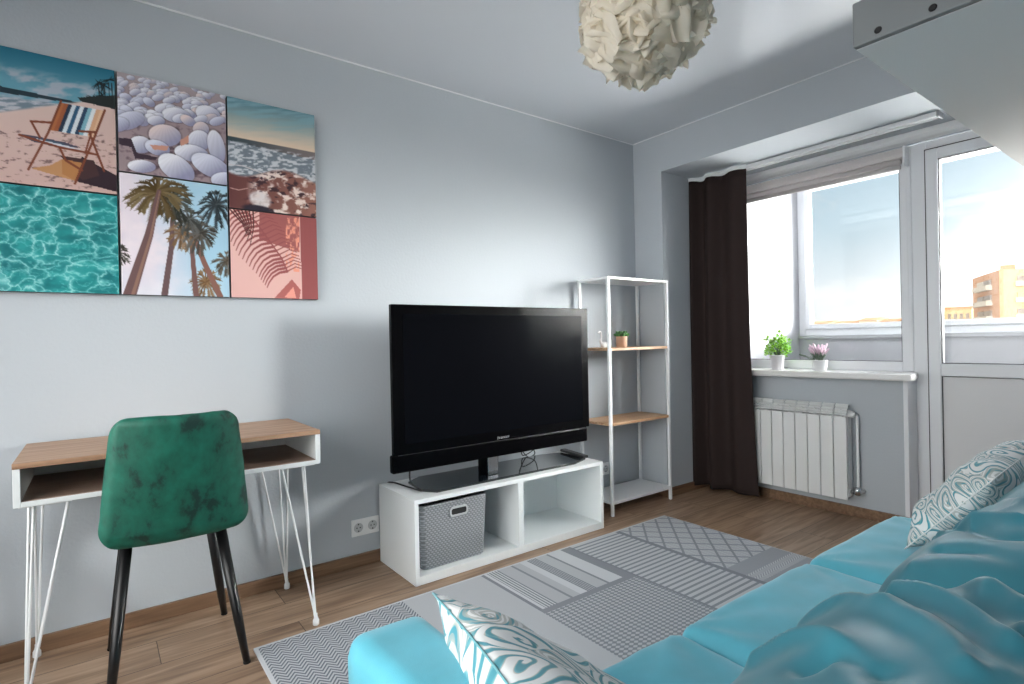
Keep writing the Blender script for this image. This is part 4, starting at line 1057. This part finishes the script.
def art(x0, x1, z0, z1, fn, q, uoff, label, nx=150):
    t = thing('canvas_print', label, 'picture', ((x0+x1)/2, 0, z0), 'canvas prints above the desk')
    g = .0012
    bm = B(); box(bm, x0+g, x1-g, -.028, -.001, z0+g, z1-g, .0015); obj('canvas', bm, M_CANVAS, t)
    nz = int(nx*(z1-z0)/(x1-x0))
    U, V = np.meshgrid(np.linspace(0, 1, nx+1), np.linspace(0, 1, nz+1), indexing='ij')
    Uq = (U-uoff)/(1-uoff)
    P = Paint(Uq, V, q); fn(P)
    c = np.clip(P.c, 0, 255)/255; c = np.where(c <= .04045, c/12.92, ((c+.055)/1.055)**2.4)
    org = world_origin(t)
    co_ = np.stack([x0+g+.001+(x1-x0-2*g-.002)*U-org.x, np.full(U.shape, -.0286)-org.y, z1-g-.001-(z1-z0-2*g-.002)*V-org.z], -1).reshape(-1, 3)
    idx = np.arange(U.size).reshape(U.shape); F = np.stack([idx[:-1, :-1], idx[:-1, 1:], idx[1:, 1:], idx[1:, :-1]], -1).reshape(-1, 4)
    me = bpy.data.meshes.new('printed_face'); me.from_pydata(co_.tolist(), [], F.tolist())
    at_ = me.color_attributes.new('ink', 'FLOAT_COLOR', 'POINT')
    at_.data.foreach_set('color', np.concatenate([c.reshape(-1, 3), np.ones((U.size, 1))], 1).astype(np.float32).ravel())
    me.materials.append(M_PRINT); o = bpy.data.objects.new('printed_face', me); link(o, t)
ZT, ZB = 2.229, 1.339
art(-3.508, -3.118, 1.734, ZT, p_beach, [(0, 58), (470, 165), (470, 655), (0, 605)], .125, 'canvas print of a striped beach chair on sand, top left of the six')
art(-3.508, -3.118, ZB, 1.732, p_water, [(0, 60), (615, 128), (628, 655), (0, 635)], .115, 'canvas print of rippling turquoise water below the beach chair print')
art(-3.114, -2.722, 1.831, ZT, p_shells, [(36, 40), (605, 165), (615, 628), (42, 565)], 0, 'canvas print of white sea shells, top middle of the six')
art(-3.114, -2.722, ZB, 1.829, p_palms, [(38, 35), (575, 100), (585, 650), (50, 645)], 0, 'canvas print of tall palm trees against the sky below the sea shells print')
art(-2.719, -2.336, 1.735, ZT, p_wave, [(28, 30), (490, 140), (497, 640), (38, 605)], 0, 'canvas print of a foamy wave on a beach, top right of the six')
art(-2.719, -2.336, ZB, 1.733, p_pinkpalm, [(50, 60), (635, 112), (645, 650), (70, 645)], 0, 'pink canvas print of a palm leaf shadow below the wave print')

# ================================================================ OUTSIDE
GZ = -22
struct('ground', box(B(), 112, 420, -200, 250, GZ-1, GZ), mat('hazy_town_ground', (196, 178, 150), .9, var=.3, vscale=.05))
M_BRICK = mat('orange_brick', (166, 120, 84), .9, var=.1, vscale=1.5)
M_CREAM = mat('cream_panel', (172, 148, 106), .9)
M_OPEN = mat('dark_glazing', (110, 96, 84), .4)
M_BALC = mat('pale_balcony', (166, 156, 142), .8)
C0 = Vector((-3.2, -2.725))
tw = thing('apartment_tower', 'tall orange brick and cream apartment tower seen through the balcony door', 'building', (127, 20, GZ))
P0 = Vector((120, 22.92)); dl = Vector((.235, .118)) 
PL = C0+Vector((1, .23714))*(123.2*1.128); PR = P0+Vector((9, -24))
def prism(bm, pts, z0, z1):
    lo = [bm.verts.new((p[0], p[1], z0)) for p in pts]; hi = [bm.verts.new((p[0], p[1], z1)) for p in pts]
    n = len(pts); bm.faces.new(lo[::-1]); bm.faces.new(hi)
    for k in range(n): bm.faces.new((lo[k], lo[(k+1) % n], hi[(k+1) % n], hi[k]))
    return bm
ZTOP = 11.4
back = PL+(PR-P0)
obj('brick_wing', prism(B(), [P0, PL, PL+(PR-P0)*.02+Vector((0, 0)), P0+(PR-P0)*.02], GZ, ZTOP), M_BRICK, tw)
a0 = P0+(PR-P0)*.02; a1 = PL+(PR-P0)*.02
obj('panel_wing', prism(B(), [a0, a1, back, PR], GZ, ZTOP-.05), M_CREAM, tw, label='cream panel wing')
bm = B(); box(bm, 123, 125.5, 21.4, 23.4, ZTOP, ZTOP+1.0); obj('roof_housing', bm, M_BRICK, tw)
def wallbox(A_, B_, t0, t1, z0, z1, m, name, out=.25):
    A_ = Vector(A_); B_ = Vector(B_); p = A_.lerp(B_, t0); q = A_.lerp(B_, t1); n = Vector((-(q-p).y, (q-p).x)).normalized()
    mid = (p+q)/2
    if (C0-mid).dot(n) < 0: n = -n
    obj(name, prism(B(), [p-n*.05, q-n*.05, q+n*out, p+n*out], z0, z1), m, tw)
for fl in range(8):
    zb = ZTOP-2.2-fl*2.75
    wallbox(P0, PL, .24, .78, zb-.9, zb, M_BALC, 'balcony', .9)
    wallbox(P0, PL, .26, .5, zb+.02, zb+.95, M_OPEN, 'window'); wallbox(P0, PL, .54, .76, zb+.02, zb+.95, M_OPEN if fl % 3 else M_BALC, 'window')
    for t0, t1 in ((.06, .20), (.30, .36), (.42, .56), (.64, .70), (.78, .92)):
        if t1-t0 > .1: wallbox(a0, PR, t0, t1, zb-.7, zb+.1, M_BALC, 'balcony', .5)
        wallbox(a0, PR, t0+.01, t1-.01, zb+.12, zb+1.0, M_OPEN if (fl*3+int(t0*20)) % 4 else M_CREAM, 'window')
lw = thing('low_apartment_block', 'low cream apartment block left of the tower through the balcony door', 'building', (140, 33, GZ))
q0 = [(138, 31.0), (138, 36.5), (150, 38), (150, 31)]
obj('facade', prism(B(), q0, GZ, 5.6), mat('cream_render', (172, 150, 110), .9), lw); obj('roof', prism(B(), [(137.8, 30.8), (137.8, 36.7), (150, 38.2), (150, 30.8)], 5.6, 6.1), M_BRICK, lw)
for fl in range(2):
    for k in range(5):
        bm = B(); box(bm, 137.85, 138.1, 31.4+k*1.0, 31.9+k*1.0, 3.6-fl*2.2, 4.7-fl*2.2); obj('window', bm, M_OPEN, lw)
rnd = random.Random(21)
kinds = (('sandy', (170, 138, 100)), ('cream', (178, 152, 112)), ('pale', (174, 160, 140)))
y_ = 41.0; k = 0
spans = [(41.3, 46, 4.6, 1), (46.8, 51.5, 3.9, 0), (52.3, 56.3, 4.3, 2), (57.1, 62.8, 3.7, 1), (63.6, 68.6, 3.9, 0), (69.4, 73.5, 3.6, 1)]
labs = ['cream distant block directly left of the window post', 'sandy distant block second from the window post', 'pale distant block third from the window post', 'wide cream distant block in the middle of the skyline', 'sandy distant block near the left end of the skyline', 'cream distant block at the left end of the skyline']
for (ya, yb, zt, kd), lab in zip(spans, labs):
    t = thing('distant_house', lab+' through the window', 'building', (150, (ya+yb)/2, GZ), 'distant skyline blocks')
    m_ = mat('house_'+kinds[kd][0], kinds[kd][1], .9)
    obj('facade', prism(B(), [(150, ya), (150, yb), (160, yb), (160, ya)], GZ, zt), m_, t)
    bm = B(); v = [bm.verts.new(p) for p in ((149.6, ya-.2, zt), (149.6, yb+.2, zt), (160, yb+.2, zt), (160, ya-.2, zt), (155, ya-.2, zt+.7), (155, yb+.2, zt+.7))]
    for f in ((0, 1, 5, 4), (2, 3, 4, 5), (0, 4, 3), (1, 2, 5), (0, 3, 2, 1)): bm.faces.new([v[i] for i in f])
    obj('roof', bm, M_BRICK, t)
struct('hills', prism(B(), [(300, -60), (300, 240), (330, 240), (330, -60)], GZ, 4.2), mat('hazy_hills', (180, 158, 130), .95))

# ================================================================ LIGHT
W = bpy.data.worlds.new('sky'); SC.world = W; W.use_nodes = True; nt = W.node_tree; nt.nodes.clear(); L = nt.links.new; X.nt = nt
tc = nt.nodes.new('ShaderNodeTexCoord'); sp = nt.nodes.new('ShaderNodeSeparateXYZ'); L(tc.outputs['Generated'], sp.inputs[0])
rp = nt.nodes.new('ShaderNodeValToRGB'); e = rp.color_ramp.elements
e[0].position = 0; e[0].color = (.95, .93, .90, 1); e[1].position = .6; e[1].color = (.40, .62, .92, 1)
for ps, c_ in ((.06, (.84, .90, .95, 1)), (.16, (.66, .83, .94, 1)), (.3, (.60, .80, .95, 1))): k = e.new(ps); k.color = c_
L(sp.outputs[2], rp.inputs['Fac'])
mp = nt.nodes.new('ShaderNodeMapping'); mp.inputs['Scale'].default_value = (2.6, 2.6, 6.5); mp.inputs['Location'].default_value = (.35, .2, .15); L(tc.outputs['Generated'], mp.inputs[0])
nz = nt.nodes.new('ShaderNodeTexNoise'); nz.inputs['Scale'].default_value = 1.6; nz.inputs['Detail'].default_value = 5; nz.inputs['Roughness'].default_value = .5; L(mp.outputs[0], nz.inputs['Vector'])
cr_ = nt.nodes.new('ShaderNodeValToRGB'); cr_.color_ramp.elements[0].position = .44; cr_.color_ramp.elements[1].position = .56; L(nz.outputs['Fac'], cr_.inputs['Fac'])
mx = nt.nodes.new('ShaderNodeMix'); mx.data_type = 'RGBA'; L(cr_.outputs['Color'], mx.inputs[0]); L(rp.outputs['Color'], mx.inputs[6]); mx.inputs[7].default_value = (1.02, 1.02, 1.01, 1)
# bright sky lobe added out of view, right of the balcony, as window light
dv = Vector((.78, -.60, .20)).normalized()
dt = nt.nodes.new('ShaderNodeVectorMath'); dt.operation = 'DOT_PRODUCT'; L(tc.outputs['Generated'], dt.inputs[0]); dt.inputs[1].default_value = dv
GLOW = 106.0; GLOW_BACK = 6.5; GLOW_LOW = 44.0
g = X.op('POWER', X(dt.outputs['Value']).mx(0.0), 26.0)*GLOW
d2 = nt.nodes.new('ShaderNodeVectorMath'); d2.operation = 'DOT_PRODUCT'; L(tc.outputs['Generated'], d2.inputs[0]); d2.inputs[1].default_value = Vector((-.85, -.25, .35)).normalized()
g2 = X.op('POWER', X(d2.outputs['Value']).mx(0.0), 3.0)*GLOW_BACK  # unseen sky glow added behind the camera as room fill
d3 = nt.nodes.new('ShaderNodeVectorMath'); d3.operation = 'DOT_PRODUCT'; L(tc.outputs['Generated'], d3.inputs[0]); d3.inputs[1].default_value = Vector((.82, -.28, -.5)).normalized()
g3 = X.op('POWER', X(d3.outputs['Value']).mx(0.0), 11.0)*GLOW_LOW       # upward glow added below the horizon to brighten the ceiling
bg = nt.nodes.new('ShaderNodeBackground'); L(mx.outputs[2], bg.inputs['Color']); bg.inputs['Strength'].default_value = .64
b2 = nt.nodes.new('ShaderNodeBackground'); b2.inputs['Color'].default_value = (1, .965, .93, 1); L((g+g2+g3).k, b2.inputs['Strength'])
ads = nt.nodes.new('ShaderNodeAddShader'); L(bg.outputs[0], ads.inputs[0]); L(b2.outputs[0], ads.inputs[1])
ow = nt.nodes.new('ShaderNodeOutputWorld'); L(ads.outputs[0], ow.inputs[0])
sun = bpy.data.lights.new('sun', 'SUN'); sun.energy = .7; sun.angle = .01; sun.color = (1, .9, .74)
so = bpy.data.objects.new('sun', sun); link(so); so.rotation_euler = Vector((.02, .9, -.42)).to_track_quat('-Z', 'Y').to_euler()

SC.view_settings.view_transform = 'Standard'; SC.view_settings.look = 'None'; SC.view_settings.gamma = 1; SC.view_settings.use_curve_mapping = False
SC.view_settings.exposure = 0.45
cy = SC.cycles
cy.use_denoising = True; cy.max_bounces = 12; cy.diffuse_bounces = 8; cy.transparent_max_bounces = 16; cy.sample_clamp_indirect = 8
